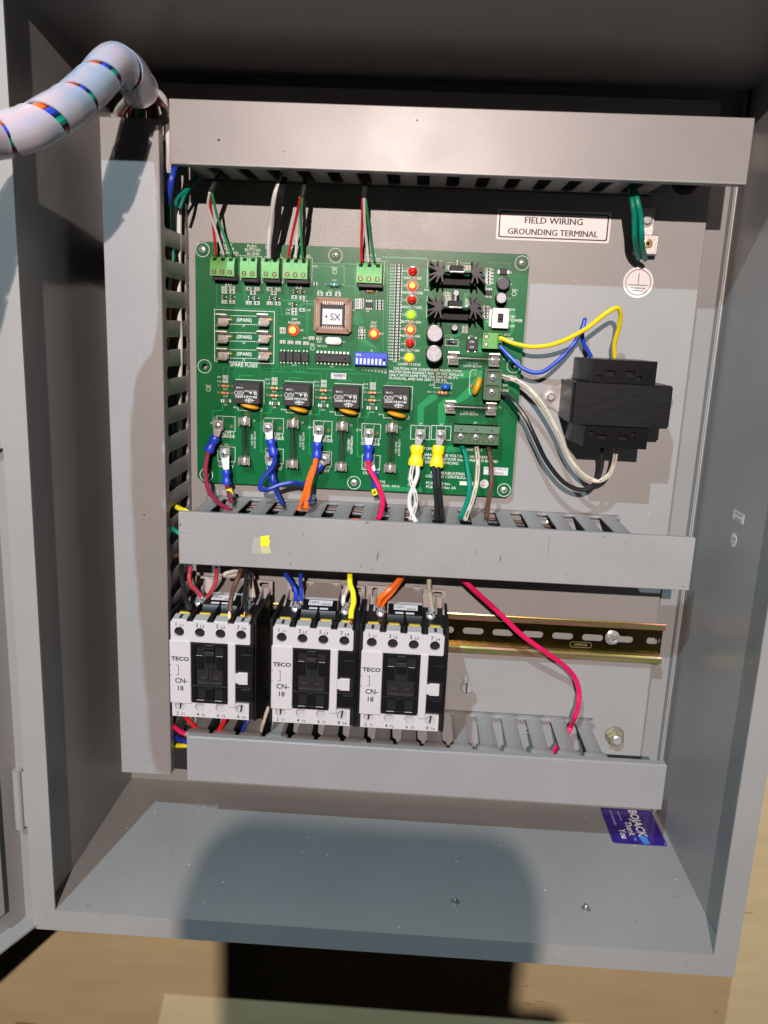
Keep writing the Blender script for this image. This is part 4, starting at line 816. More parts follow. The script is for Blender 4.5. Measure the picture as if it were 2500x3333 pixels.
# relays
RT = (('C1048',-.40,.22,2.3),('10A 277VAC',.12,.09,2.4),('834-1A-B-S 24VDC',0,-.12,2.7))
for z, x0, y0_, x1, y1_ in (('E',440,172,668,378),('E',890,188,1120,398),('E',1338,208,1562,418),('F',375,200,582,392)):
    Hr = 13; a_, d_ = b(z, x0, y0_, Hr), b(z, x1, y1_, Hr); m = MB(); m.box(a_[0], d_[0]+.8, BY-Hr, BY-.4, d_[1], a_[1], .5); o = m.build('relay', 'chip', pc)
    cx_, cz_ = (a_[0]+d_[0])/2, (a_[1]+d_[1])/2; w_ = d_[0]-a_[0]; h_ = a_[1]-d_[1]; yy = BY-Hr-.06; m = MB()
    k = w_/20
    m.text('C1048', 2.0*k, at2(cx_-w_*.25, yy, cz_+h_*.28, 180)); m.text('10A 277VAC', 2.3*k, at2(cx_+w_*.17, yy, cz_+h_*.14, 180), sx=.85); m.text('834-1A-B-S 24VDC', 2.45*k, at2(cx_, yy, cz_-h_*.12, 180), sx=.88, bold=.02)
    m.text('UL', 3.2*k, at2(cx_+w_*.36, yy, cz_+h_*.06, 180), sx=.8, bold=.03); 
    m.add([(cx_+w_*.14,yy,cz_+h_*.05),(cx_+w_*.24,yy,cz_+h_*.05),(cx_+w_*.19,yy,cz_-h_*.05)], [(0,1,2)])
    e_ = circ(cx_-w_*.2, cz_, 2.2*k, 20, 1.4*k); m.ribbon(e_, .28, XZ(yy), closed=True); m.ribbon(circ(cx_-w_*.38, cz_, 1.3*k, 16, 1.5*k), .28, XZ(yy), closed=True); m.text('CQC', 1.5*k, at2(cx_-w_*.2, yy, cz_+.5, 180))
    m.box(cx_-w_*.05,cx_+w_*.33,yy-.01,yy+.01,cz_-h_*.335,cz_-h_*.31); m.ribbon(rrect(cx_+w_*.0,cx_+w_*.25,cz_-h_*.40,cz_-h_*.27,.3,1), .3, XZ(yy-.02), closed=True); m.ribbon([(cx_+w_*.12,cz_-h_*.22),(cx_+w_*.12,cz_-h_*.44)], .5, XZ(yy-.04))
    m.build('print', 'silk', o); m = MB(); m.lathe([(.8,0),(.8,.05)], (cx_+.2,yy,cz_+.3), n=10); m.build('vent_hole', 'hole', o)
    a0_, d0_ = b(z, x0+25, y0_-22, 0), b(z, x1+45, y1_-10, 0); 
m = MB()
for z, x0, y0_, x1, y1_ in (('E',462,150,718,372),('E',905,165,1160,392),('E',1350,186,1602,412),('F',380,190,612,398)):
    a_, d_ = b(z, x0, y0_), b(z, x1, y1_); m.ribbon([(a_[0],a_[1]),(d_[0],a_[1]),(d_[0],d_[1])], .4, XZ(BY-.51))
for z, x0, y0_, x1, y1_ in (('E',485,405,700,438),('E',918,420,1140,460),('E',1360,440,1580,482),('F',380,430,590,468)):
    a_, d_ = b(z, x0, y0_), b(z, x1, y1_); m.ribbon([(a_[0],a_[1]),(a_[0],d_[1]),(d_[0],d_[1]),(d_[0],a_[1])], .35, XZ(BY-.53))
m.build('relay_outlines', 'silk', pc, kind='stuff')
# fuse clips and fuses
def clip(X, Z, vert, L_=6, W_c=9.0, inv=1):      # U-shaped sprung clip; vert: fuse runs along Z
    m = MB(); r_ = W_c/2
    prof = [(-r_*.55,.3),(-r_*.62,2.0),(-r_*.86,4.6),(-r_*.80,6.6),(-r_*.98,8.8),(-r_*.80,8.9),(-r_*.62,6.6),(-r_*.66,4.6),(-r_*.45,2.2),(-r_*.4,1.1),(r_*.4,1.1),(r_*.45,2.2),(r_*.66,4.6),(r_*.62,6.6),(r_*.80,8.9),(r_*.98,8.8),(r_*.80,6.6),(r_*.86,4.6),(r_*.62,2.0),(r_*.55,.3)]
    if vert: m.prism(prof, lambda u, v, d: (X+u, BY-v, Z+d), -L_/2, L_/2)
    else: m.prism(prof, lambda u, v, d: (X+d, BY-v, Z+u), -L_/2, L_/2)
    # end stop tab
    if vert: m.box(X-1.6, X+1.6, BY-4.6, BY-.3, Z+inv*L_/2, Z+inv*(L_/2+.5), .1)
    else: m.box(X+inv*L_/2, X+inv*(L_/2+.5), BY-4.6, BY-.3, Z-1.6, Z+1.6, .1)
    m.build('fuse_clip', 'tin', pc, ang=50)
    return X, Z
FU = []
for i, (z, xt, yt, xb, yb) in enumerate((('E',545,532,542,885),('E',978,552,975,912),('E',1422,577,1412,938),('F',447,547,434,877))):
    A, B_ = b(z, xt, yt, 6), b(z, xb, yb, 6); xm = (A[0]+B_[0])/2; clip(xm, A[1], True, 6.5, 9.6, 1); clip(xm, B_[1], True, 6.5, 9.6, -1)
    lb = 'glass cartridge fuse standing upright below the %s relay of the row' % ('leftmost','second','third','rightmost')[i]; FU.append((xm, A[1], B_[1], 1, lb))
for i, (z, xl, yl, xr_, yr_) in enumerate((('D',960,1040,1298,1045),('F',935,365,1270,385))):
    A, B_ = b(z, xl, yl, 6), b(z, xr_, yr_, 6); zm = (A[1]+B_[1])/2; clip(A[0], zm, False, 8, 10, -1); clip(B_[0], zm, False, 8, 10, 1)
    FU.append((zm, A[0], B_[0], 0, ('horizontal glass fuse below the two large capacitors and small green terminal','horizontal ceramic-wound glass fuse above the three-pole dark green terminal')[i]))
for z, y in ((0,778),(0,930),(0,1083)):
    for x in (345, 712):
        p = b('C', x, y, 4); clip(p[0], p[1], False, 8.5, 9.5, 1)
m = MB()
for y in (765,918,1072):
    for x in (418, 778): p = b('C', x, y+8); m = MB(); m.lathe([(1.7,0),(1.5,.6),(.7,1.5)], (p[0], BY, p[1]), n=12); m.build('solder_joint', 'gold', pc)
for i, (c_, A, B_, vert, lb) in enumerate(FU):
    lo_, hi_ = min(A, B_)-3.2, max(A, B_)+3.2; yc = BY-5.4; r_ = 3.1
    ax = (0,0,1) if vert else (1,0,0); P = (lambda t_: (c_, yc, t_)) if vert else (lambda t_: (t_, yc, c_))
    t = thing('glass_fuse', lb, 'fuse', P(lo_), 'cartridge fuses clipped on the board')
    MB().lathe([(r_,5.5),(r_,hi_-lo_-5.5)], P(lo_), ax, 18).build('glass_tube', 'glassy', t)
    for a0_ in (0, hi_-lo_-6): MB().lathe([(r_*.9,0),(r_*1.04,.5),(r_*1.04,5.6),(r_*.98,6)], P(lo_+a0_), ax, 18).build('end_cap', 'tin', t)
    m = MB()
    if i == 5:
        for k in range(0, 1): 
            pts = []; Ln = hi_-lo_-12
            for j in range(140): a = j*.9; s_ = lo_+6+Ln*j/139; pts.append((s_, yc+1.0*math.cos(a), c_+1.0*math.sin(a)))
            m.tube(pts, .42, 5, 1)
        m.build('wound_element', 'wirebare', t)
    else:
        e0, e1 = (Vector(P(lo_+5.5)), Vector(P(hi_-5.5))); m.cyl(e0+Vector((1,.0,0) if vert else (0,0,1)), e1-Vector((1,0,0) if vert else (0,0,1)), .42, n=6); m.build('fuse_element', 'wirebare', t)
# spade / screw posts
def post(z, x, y, ring_=None, h_=8):
    X, Z = b(z, x, y, h_); m = MB(); m.box(X-4.0, X+4.0, BY-h_+.6, BY-h_+1.4, Z-3.8, Z+4.4, .3); m.box(X-4.0, X-3.2, BY-h_+1, BY, Z-2.5, Z+6.5, .1); m.box(X+3.2, X+4.0, BY-h_+1, BY, Z-2.5, Z+6.5, .1); o = m.build('screw_post', 'tin', pc)
    m = MB(); m.lathe([(3.7,0),(3.7,1.0),(3.1,2.0),(1.8,2.7),(.3,2.9)], (X, BY-h_+.5, Z), n=20); s_ = m.build('post_screw', 'chrome', o)
    m = MB(); m.box(X-2.0, X+2.0, BY-h_-2.45, BY-h_-2.2, Z-.35, Z+.35); m.box(X-.35, X+.35, BY-h_-2.46, BY-h_-2.21, Z-2.0, Z+2.0); m.build('cross_slot', 'hole', s_)
    return X, Z
PS = {}
for k, a in dict(o1=('E',303,568),p1=('E',362,820),o2=('E',752,590),p2=('E',770,855),o3=('E',1210,615),p3=('E',1262,870),o4=('F',258,595),p4=('F',262,835),l1=('F',685,600),l2=('F',855,605)).items(): PS[k] = post(*a)
# stickers on the board
def blabel(name, z, x0, y0_, x1, y1_, prints):
    a_, d_ = b(z, x0, y0_), b(z, x1, y1_); m = MB(); m.box(a_[0], d_[0], BY-.75, BY-.55, d_[1], a_[1]); o = m.build(name, 'label', pc); m = MB(); prints(m, (a_[0]+d_[0])/2, (a_[1]+d_[1])/2, d_[0]-a_[0], a_[1]-d_[1]); m.build('print', 'ink', o)
def bars(m, x, z, w_, h_):
    u = -w_*.38
    while u < w_*.38:
        k = random.choice((.18,.3,.5)); m.box(x+u, x+u+k, BY-.78, BY-.76, z-.4, z+h_*.33); u += k+random.choice((.2,.35))
    m.text('1407151606', 1.4, at2(x, BY-.78, z-h_*.36))
blabel('barcode_label','E',1322,92,1456,152,bars)
blabel('model_label','F',1213,865,1410,938,lambda m,x,z,w_,h_: (m.text('MODEL: LCP401-R1', 2.3, at2(x,BY-.78,z+.9), sx=.9), m.text('1407100043', 2.6, at2(x,BY-.78,z-2.5))))
X, Z = b('F',1215,1007); m = MB(); m.lathe([(3.5,0),(3.5,.2)], (X,BY-.55,Z), n=28); o = m.build('inspection_label', 'label', pc)
m = MB(); m.text('56', 2.3, at2(X, BY-.78, Z+2.4, 185)); m.text('PASSED', 1.6, at2(X, BY-.78, Z-.4, 185)); m.build('print', 'ink', o)

# =================================================================== CONTACTORS
CY = -90; cz0 = -275.0; cx0 = 1.4
def contactor(label):
    t = thing('contactor', label, 'contactor', (cx0+30, 0, cz0-77), 'contactors side by side on the rail')
    X = lambda u: cx0+u; Z = lambda v: cz0+v
    m = MB()                                              # black housing: stepped block
    m.box(X(-2.6), X(62), -66, -24, Z(-78), Z(-2), .5); m.box(X(-2.2), X(61.6), CY+2.2, -65.9, Z(-77), Z(-1.2), .5)
    m.box(X(-3.4), X(-1.4), CY+6, -26, Z(-80), Z(3), .4); m.box(X(60.6), X(62.8), CY+6, -26, Z(-80), Z(3), .4)
    m.build('housing', 'blackm', t)
    m = MB(); ho = [circ(X(u), Z(-8.3), 3.75, 24) for u in (6.4,21.8,37.2,52.7)]
    m.plate(rrect(X(0),X(59.3),Z(-15.8),Z(0),1.0,3), ho, 2.2, XZ(CY+2.2)); m.build('line_cover', 'cwhite', t)
    m = MB(); ho = [circ(X(u), Z(-67.6), 3.75, 24) for u in (6.1,21.6,37,52.4)]
    m.plate(rrect(X(0.2),X(58.6),Z(-76.3),Z(-63.3),.5,3), ho, 2.2, XZ(CY+2.2)); m.build('load_cover', 'cwhite', t)
    m = MB(); m.box(X(-.9), X(15.0), CY-1.2, CY+3, Z(-65.2), Z(-14.8), .5); m.build('name_plate', 'cwhite', t)
    m = MB(); m.box(X(42.8), X(48.5), CY-1.2, CY+3, Z(-66.3), Z(-15.0), .5); m.box(X(48.3), X(50.6), CY-.9, CY+1, Z(-46.5), Z(-38.8), .2); m.box(X(50.3), X(57.8), CY-1.2, CY+1, Z(-47.4), Z(-37.9), .4); m.build('centre_strip', 'cwhite', t)
    for k, (u, v1) in enumerate(((6.4,0),(21.8,0),(37.2,0),(52.7,0))):
        m = MB(); w_ = 5.3 if k in (0, 3) else 5.0
        m.prism([(CY+.1, Z(-.3)), (CY+1.4, Z(1.1)), (CY+11, Z(1.9)), (CY+11, Z(-1.6)), (CY+1, Z(-1.6))], lambda a, c_, d: (d, a, c_), X(u-w_), X(u+w_)); m.build('terminal_cap', 'cgrey', t)
        m = MB(); m.box(X(u-4.4), X(u+4.4), CY+14.5, CY+18, Z(-1.2), Z(1.6), .6); m.box(X(u-4), X(u+4), CY+13, CY+24, Z(-3), Z(-1.3)); m.build('clamp_plate', 'ybrass', t)
        if k in (0, 3): MB().box(X(u-.9), X(u+.9), CY+3, CY+9.5, Z(1.3), Z(2.05)).build('cap_notch', 'hole', t)
    m = MB()
    for u in (14.1, 29.5, 45.0): m.box(X(u-2.1), X(u+2.1), CY+.8, CY+6, Z(-1.8), Z(.9), .3); m.box(X(u-.9), X(u+.9), CY+5.5, -58, Z(-3), Z(3.4), .3)
    m.build('pole_barriers', 'black', t)
    # wells with slotted screws behind the round openings
    m = MB(); s2 = MB()
    for u in (6.4,21.8,37.2,52.7): s2.box(X(u-3.2), X(u+3.2), CY+3.2, CY+3.4, Z(-8.7), Z(-8.3)); 
    s2.build('terminal_screws', 'steel', t)
    m = MB()
    for k, u in enumerate((6.1,21.6,37,52.4)): m.lathe([(3.7,0),(3.7,.3)], (X(u), CY+3.2-1.1, Z(-67.6)), n=18, mi=0)
    m.build('load_screw_covers', 'cgrey', t)
    m = MB()
    for u in (6.1, 52.4): m.add([(X(u-.9),CY+1.75,Z(-70.9)),(X(u+.4),CY+1.75,Z(-70.9)),(X(u+1.3),CY+1.75,Z(-64.2)),(X(u-.1),CY+1.75,Z(-64.2))], [(0,1,2,3)])
    m.build('screwdriver_slots', 'hole', t)
    # centre mechanism
    m = MB(); x0, x1 = X(15.4), X(42.4)
    m.box(x0, x0+3, CY-.6, CY+3, Z(-63.5), Z(-16.5), .3); m.box(x1-3, x1, CY-.6, CY+3, Z(-63.5), Z(-16.5), .3); m.box(x0, x1, CY-.5, CY+3, Z(-18.6), Z(-16.4), .3); m.box(x0, x1, CY-.9, CY+3, Z(-51.6), Z(-50.0), .3); m.box(x0, x1, CY-.8, CY+3, Z(-64.2), Z(-61.6), .3)
    m.box(x0+10.5, x0+16.5, CY-.8, CY+3, Z(-61.7), Z(-51.5), .2); m.box(x0, x0+3.6, CY-.7, CY+3, Z(-62), Z(-51), .2); m.box(x1-3.6, x1, CY-.7, CY+3, Z(-62), Z(-51), .2)
    m.box(x0+3, x0+8.4, CY+.2, CY+4, Z(-37), Z(-26.2), .3); m.box(x1-8.4, x1-3, CY+.2, CY+4, Z(-37), Z(-26.2), .3)
    m.box(x0+10, x1-10, CY-.4, CY+4, Z(-31.5), Z(-20), .3); m.build('mechanism_frame', 'black', t)
    m = MB(); m.box(x0+9.8, x1-9.8, CY-1.0, CY, Z(-26.2), Z(-22.8), .3); m.box(x0+10.2, x1-10.2, CY-.75, CY, Z(-18.9), Z(-17.4), .2); m.build('indicator_tab', 'chip', t)
    m = MB(); m.box(x0+4, x1-4, CY+1, CY+3, Z(-50), Z(-38)); m.build('recess_floor', 'hole', t)
    m = MB(); m.box(x0+6.4, x0+11, CY+.1, CY+1.2, Z(-45.5), Z(-43.3), .2); m.box(x1-11, x1-6.4, CY+.1, CY+1.2, Z(-45.5), Z(-43.3), .2); m.box(x0+11.8, x0+12.7, CY-.2, CY+2, Z(-49), Z(-36), .2); m.box(x1-12.7, x1-11.8, CY-.2, CY+2, Z(-49), Z(-36), .2); m.box(x0+4, x1-4, CY+.3, CY+1.4, Z(-49.8), Z(-47.6), .2); m.build('plunger', 'chip', t)
    m = MB(); m.box(x0+4.0, x0+9.4, CY-1.02, CY-.9, Z(-61.9), Z(-61.4)); m.box(x1-9.4, x1-4.0, CY-1.02, CY-.9, Z(-61.9), Z(-61.4)); m.box(x0+3.4,x0+8.2,CY-.05,CY+.15,Z(-26.4),Z(-26.1)); m.box(x1-8.2,x1-3.4,CY-.05,CY+.15,Z(-26.4),Z(-26.1)); m.build('pale_edges', 'cgrey', t)  # thin paler strips along the frame edges
    m = MB(); x0, x1 = X(48.8), X(61.2)
    m.box(x0, x1, CY-.1, CY+3, Z(-61), Z(-50), .3); m.box(x0, x1, CY-.1, CY+3, Z(-36), Z(-16.4), .3); m.box(x0+3.4, x1+.4, CY-.7, CY+1, Z(-34.5), Z(-23.5), .4); m.box(x0+3.6, x1, CY-.5, CY+1, Z(-58.5), Z(-51.5), .4); m.box(x1-1.2, x1+.8, CY-1, CY+3, Z(-60), Z(-16), .3); m.build('auxiliary_frame', 'black', t)
    # printing
    m = MB(); yy = CY-.06
    for k, (a_, c_, u) in enumerate((('1','L1',6.4),('3','L2',21.8),('5','L3',37.2),('7','L4',52.7))): m.text(a_, 4.2, at2(X(u-2.2), yy, Z(-3.9)), bold=.012); m.text(c_, 3.1, at2(X(u+1.9), yy, Z(-4.1)), bold=.012)
    for k, (a_, c_, u) in enumerate((('2','T1',6.1),('4','T2',21.6),('6','T3',37),('8','T4',52.4))): m.text(a_, 3.7, at2(X(u-1.8), yy, Z(-75.2)), bold=.012); m.text(c_, 2.7, at2(X(u+2.2), yy, Z(-75.3)), bold=.012)
    yy = CY-1.27
    m.text('TECO', 4.3, at2(X(7.1), yy, Z(-30.6)), sx=1.18, bold=.035); m.text('CN-', 5.4, at2(X(7.9), yy, Z(-48.4)), bold=.018); m.text('18', 5.4, at2(X(7.3), yy, Z(-54.6)), bold=.018)
    m.ribbon([(X(4.2),Z(-34.4)),(X(5.9),Z(-34.4)),(X(5.9),Z(-42.2)),(X(4.2),Z(-42.2))], .4, XZ(yy)); m.ribbon([(X(-.8),Z(-34.2)),(X(.5),Z(-34.2))], .45, XZ(yy-.01)); m.ribbon([(X(-.8),Z(-42.4)),(X(.5),Z(-42.4))], .45, XZ(yy-.01)); m.build('print', 'ink', t)
    # coil block, rear base
    m = MB(); m.prism([(-66,Z(-3)),(-62,Z(.2)),(-60,Z(3.2)),(-44,Z(6.4)),(-42,Z(-4)),(-60,Z(-6))], lambda a, c_, d: (d, a, c_), X(16.4), X(42.8)); m.box(X(3), X(58), -66, -40, Z(-8), Z(-3.2)); m.build('coil_cover', 'black', t, ang=20)
    sl = lambda u, s_, e=.08: (X(u), -60+16*s_, Z(3.2+3.2*s_)+e)
    m = MB(); m.add([sl(20.6,.45), sl(39.2,.45), sl(39.2,.95), sl(20.6,.95)], [(0,1,2,3)]); m.add([sl(22,.10), sl(28.4,.10), sl(28.4,.26), sl(22,.26)], [(0,1,2,3)]); m.add([sl(30.2,.10), sl(36.6,.10), sl(36.6,.26), sl(30.2,.26)], [(0,1,2,3)]); cl = m.build('voltage_label', 'label', t)
    m = MB(); m.text('120V', 5.2, lambda u, v: sl(25.2+u, .62+v/18, .12), sx=.75); m.text('60Hz', 4.6, lambda u, v: sl(34.6+u, .50+v/18, .12), sx=.75); m.build('print', 'ink', cl)
    m = MB(); m.prism([(-43.8,Z(5.6)),(-39,Z(6.0)),(-13,Z(10.2)),(-11,Z(-74)),(-43,Z(-74))], lambda a, c_, d: (d, a, c_), X(15.5), X(43)); m.build('coil_housing', 'beige', t, ang=20)
    m = MB(); m.prism([(-43.9,Z(5.75)),(-37.5,Z(6.35)),(-37.5,Z(6.2)),(-43.9,Z(5.6))], lambda a, c_, d: (d, a, c_), X(15.8), X(42.7)); m.build('edge_highlight', 'cwhite', t)  # pale strip paints the highlight along the housing's front edge
    m = MB(); P = [(X(-2),Z(-70)),(X(62),Z(-70)),(X(62),Z(9.6)),(X(44.5),Z(10.2)),(X(44.5),Z(6)),(X(14.5),Z(6)),(X(14.5),Z(10.6)),(X(-2),Z(10.6))]
    m.plate(P, [rrect(X(1.6),X(6.2),Z(.5),Z(9),2.2,4), rrect(X(51),X(59.5),Z(4.0),Z(8.2),2,4)], 2.2, XZ(-12)); m.build('base_plate', 'beige', t)
    m = MB()
    for u in (17.5, 38.5): m.box(X(u-3.4), X(u+3.4), -16.5, -14, Z(10.2), Z(12.0), .2); m.box(X(u-1), X(u+1), -17, -14, Z(7.4), Z(11), .2)
    m.build('latch_lugs', 'beige', t)
    for u, s_ in ((-1.2,1),(4.2,1),(61,-1),(55,-1)): m = MB(); m.prism([(-42,Z(-8)),(-14,Z(-8)),(-14,Z(4)),(-24,Z(2)),(-42,Z(-2.5))], lambda a, c_, d: (d, a, c_), X(u), X(u+1.6*s_)); m.build('side_rib', 'cgrey', t)
    for u in (10.8, 49.6):
        m = MB(); c_ = Vector((X(u), -52, Z(.6))); m.lathe([(3.4,0),(3.4,1.0),(2.9,1.8),(1.5,2.4)], c_, (0,-.75,.66), 16); m.box(X(u-3.6), X(u+3.6), -51, -44, Z(-1.5), Z(1.4), .5); m.lathe([(2.6,0),(2.6,1.2)], c_+Vector((.3,5.5,2.8)), (0,-.4,.9), 12); o = m.build('coil_terminal', 'chrome', t)
        a = Vector((0,-.75,.66)); c2 = c_+a*2.5; m = MB(); m.add([c2+Vector((-2,0,0)), c2+Vector((2,0,0)), c2+Vector((2,.4,.5)), c2+Vector((-2,.4,.5))], [(0,1,2,3)]); m.add([c2+Vector((-.3,-1.1,-1.3)), c2+Vector((.3,-1.1,-1.3)), c2+Vector((.3,1.1,1.3)), c2+Vector((-.3,1.1,1.3))], [(0,1,2,3)]); m.build('cross_slot', 'hole', o)
    return t
def copy_tree(o, parent=None):
    c_ = o.copy(); COL.objects.link(c_); c_.parent = parent
    WL[c_] = WL.get(o, Vector())
    for ch in list(o.children): copy_tree(ch, c_)
    return c_
c1 = contactor('leftmost contactor, fed by maroon, brown and black wires')
for dx, lb in ((76.3, 'middle contactor, fed by two blue wires and a thick yellow wire'), (142.8, 'rightmost contactor, fed by a pair of orange wires and a grey wire')):
    c2 = copy_tree(c1); c2['label'] = lb; c2.location.x += dx*S
# =================================================================== TRANSFORMER
P_ = lambda x, y, Y: (q('H', x, y, Y).x, q('H', x, y, Y).z)
xa, za = 288.2, -90.2; xb, zb = 357, -121.2
tf = thing('transformer', 'black laminated control transformer with two bobbins right of the board', 'transformer', ((xa+xb)/2, 0, zb))
m = MB(); m.box(xa, xb, -51.6, -14, zb, za, .5)
o = m.build('core', 'xf', tf)
m = MB(); m.box(xa-1.6, xa-.02, -49, -.5, zb+1, za-1, .3); m.build('bracket_strap', 'xf', tf); m = MB(); m.box(xb+.02, xb+1.6, -49, -.5, zb+1, za-1, .3); 
m.build('bracket_strap', 'xf', tf)
for s_, xx in ((-1, xa), (1, xb)):
    m = MB(); cz_ = (za+zb)/2; cen = (xx+s_*9.5, cz_)
    P = [(xx+s_*.2, cz_+11.5), (xx+s_*7, cz_+8.4)] + [(cen[0]+s_*7.8*math.cos(R(a)), cen[1]+8.4*math.sin(R(a))) for a in (70,45,20,0,-20,-45,-70)] + [(xx+s_*7, cz_-8.4), (xx+s_*.2, cz_-13)]
    m.prism(P, lambda u, v, d: (u, d, v), -1.7, -.2); m.build('mounting_foot', 'lam', tf)
    sc_ = MB(); sc_.lathe([(4.6,0),(4.6,.8),(3.3,.9),(3.3,3.4),(2.6,4)], (cen[0]-s_*.3,-1.7,cen[1]+.5), n=6 if s_ < 0 else 16); sc_.lathe([(4.8,0),(4.8,.7)], (cen[0]-s_*.3,-1.7,cen[1]+.5), n=20); f_ = sc_.build('foot_screw', 'chrome', tf, ang=25)
    MB().lathe([(1.7,0),(1.7,.2)], (cen[0]-s_*.3,-5.6,cen[1]+.5), n=10).build('screw_recess', 'steel', f_)
def bobbin(z0, z1, x0, x1, holes):
    m = MB(); Pn = [(x0,z0),(x1,z0),(x1,z1),(x0,z1)]; m.plate(Pn, [[(x0+a,z0+c_),(x0+a+w_,z0+c_),(x0+a+w_,z0+c_+h_),(x0+a,z0+c_+h_)] for a, c_, w_, h_ in holes], 1.6, XZ(-50.6)); m.box(x0+.3, x1-.3, -45, -4, z0+.2, z1-.2, .3); hq = MB(); hq.box(x0+1.3, x1-1.3, -48.6, -48.3, z0+1.1, z1-1.1); hq.build('bobbin_core', 'hole', tf); m.box(x0, x0+1.2, -50.3, -44, z0, z1); m.box(x1-1.2, x1, -50.3, -44, z0, z1); m.box(x0+1.2, x1-1.2, -50.2, -44, z1-1, z1); m.box(x0+1.2, x1-1.2, -50.2, -44, z0, z0+1)  # thin black sheet behind the holes paints their shade
    m.prism([(x0-.1,-50),(x0-4.5,-26),(x0-4.5,-4),(x0-.1,-4)], lambda u, v, d: (u, v, d), z0+.3, z1-.3); m.build('bobbin', 'xfb', tf)
bobbin(za+.2, za+16.6, 299, 344.6, [(4,1.6,3.2,3.6),(10,5.0,6.2,4.0),(24,5.0,6.2,4.0),(32.5,2.2,3.2,3.6)]); bobbin(zb-15.6, zb-.3, 297.5, 343.6, [(4,8.5,3.2,3.4),(10,5.8,6.4,3.4),(25,6.0,6.4,3.4),(34,9.0,3,3)])

# =================================================================== EARTH TERMINAL
g = lambda x, y, Y: (q('Z', x, y, Y).x, q('Z', x, y, Y).z)
a_ = g(540, 900, -12); d_ = g(770, 1270, -12); et = thing('ground_lug', 'metal earthing lug with two screws gripping the green wires', 'ground terminal', (a_[0], 0, d_[1]))
m = MB(); m.box(a_[0]-5, d_[0], -12, -1.5, d_[1], a_[1], .6); m.build('lug_block', 'alu', et)
e_ = g(740, 430, -3); m = MB(); m.box(a_[0]-5, e_[0], -3.4, -.2, a_[1]-2, e_[1], .3); m.build('lug_tongue', 'alu', et)
c_ = g(605, 1065, -12); m = MB(); m.lathe([(3.2,0),(3.2,.9),(2.7,1.0),(2.0,1.0),(1.8,.2)], (c_[0],-12,c_[1]), n=24); m.build('clamp_screw', 'brass', et); MB().lathe([(1.5,0),(1.3,.1)], (c_[0],-12.3,c_[1]), n=6).build('hex_socket', 'hole', et)
c_ = g(585, 640, -5); m = MB(); m.lathe([(5,0),(5,.9),(4,.95)], (c_[0],-3.4,c_[1]), n=28); m.build('washer', 'chrome', et); m = MB(); m.lathe([(3.3,0),(3.3,2.6),(2.7,3.1)], (c_[0],-4.3,c_[1]), n=8); m.build('fixing_screw', 'chrome', et, ang=25)

# =================================================================== CARD ON THE FLOOR
cdt = thing('thank_you_card', 'purple glossy card printed BOJACK Thank You lying in the floor corner', 'card', (380, -12, FL))
def cm(u, v, d): return (u, v, FL+.25+d)
m = MB(); m.plate(rrect(357.6, 403, -38, 12.8, 2.6, 5), [], .5, cm); m.build('card_body', 'card', cdt)
tx = lambda x, y, e=.6: (lambda u, v: (x+v, y-u, FL+.25+e))
m = MB(); m.text('BOJACK', 10.4, tx(382.2, 11.5), 'l', sx=1.02, bold=.03); m.text('Thank', 8.0, tx(374.4, -6.5), 'l', bold=.02); m.text('You', 8.2, tx(366.6, -18), 'l', bold=.02); m.text('FOR YOUR ORDER', 2.6, tx(364.8, 9), 'l'); m.box(372.2,372.6,-6,8,FL+.84,FL+.86); m.build('lettering', 'labelw', cdt)
m = MB(); m.add([cm(383.5,-37.4,.56),cm(388.5,-37.4,.56),cm(388.2,-27,.56),cm(385.5,-25.5,.56),cm(381.6,-27.5,.56)], [(0,1,2,3,4)]); m.add([cm(376,-33,.56),cm(379,-34,.56),cm(378.4,-28,.56)], [(0,1,2)]); m.add([cm(400,-37,.56),cm(402.4,-36.6,.56),cm(402.2,-33,.56)], [(0,1,2)]); m.build('blue_patch', 'cardb', cdt)

# =================================================================== WIRES
def pts(z, L_): return [q(z, x, y, Y) for x, y, Y in L_]
def wire(name, label, P, r_, m_, group=None, cat='wire', n=8, sub=6, bare=None, marks=False):
    P = [Vector(p) for p in P]
    for k in range(1, len(P)-1): P[k] = P[k] + Vector((random.uniform(-.3,.3), random.uniform(-.3,.3), random.uniform(-.3,.3)))
    mb = MB(); mb.tube(P, r_, n, sub)
    if marks:                                # row of tiny printed characters along the insulation
        pp = catmull(P, 14); run_ = 0
        for k in range(1, len(pp)-1):
            t_ = (pp[k+1]-pp[k-1]).normalized(); vw = (CAM-pp[k]).normalized(); vw = (vw - t_*vw.dot(t_)).normalized(); sd = t_.cross(vw)
            if k % 23 < 16:
                c0 = pp[k] + vw*(r_*1.03); a_ = random.uniform(.25,.5); b_ = random.uniform(.45,.6)*r_
                mb.add([c0-t_*a_-sd*b_*.3, c0+t_*a_-sd*b_*.3, c0+t_*a_*.6+sd*b_*.5, c0-t_*a_*.3+sd*b_*.5], [(0,1,2,3)], 1)
        m_ = [m_, 'ink'] if isinstance(m_, str) else m_
    if not bare: return mb.build(name, m_, None, at=P[0], label=label, cat=cat, group=group)
    t = thing(name, label, cat, P[0], group); mb.build('insulation', m_, t)
    e = P[-1] + (P[-1]-P[-2]).normalized()*bare[0]; bm = MB()
    for k in range(5):
        o_ = Vector((random.uniform(-1,1), random.uniform(-1,1), random.uniform(-1,1)))*r_*.5; bm.tube([P[-1]+o_*.8, P[-1].lerp(e,.5)+o_*1.5, e+o_*.8], r_*.28, 5, 2)
    bm.build('bare_strands', bare[1], t); return t
G1 = 'sensor wires dropping from the top duct into green terminals'
def jacket(lb, P, r_=2.3): wire('cable_jacket', lb, P, r_, 'w_jacket', cat='cable')
top = lambda z, x, Y=-46: q(z, x, 700, Y)
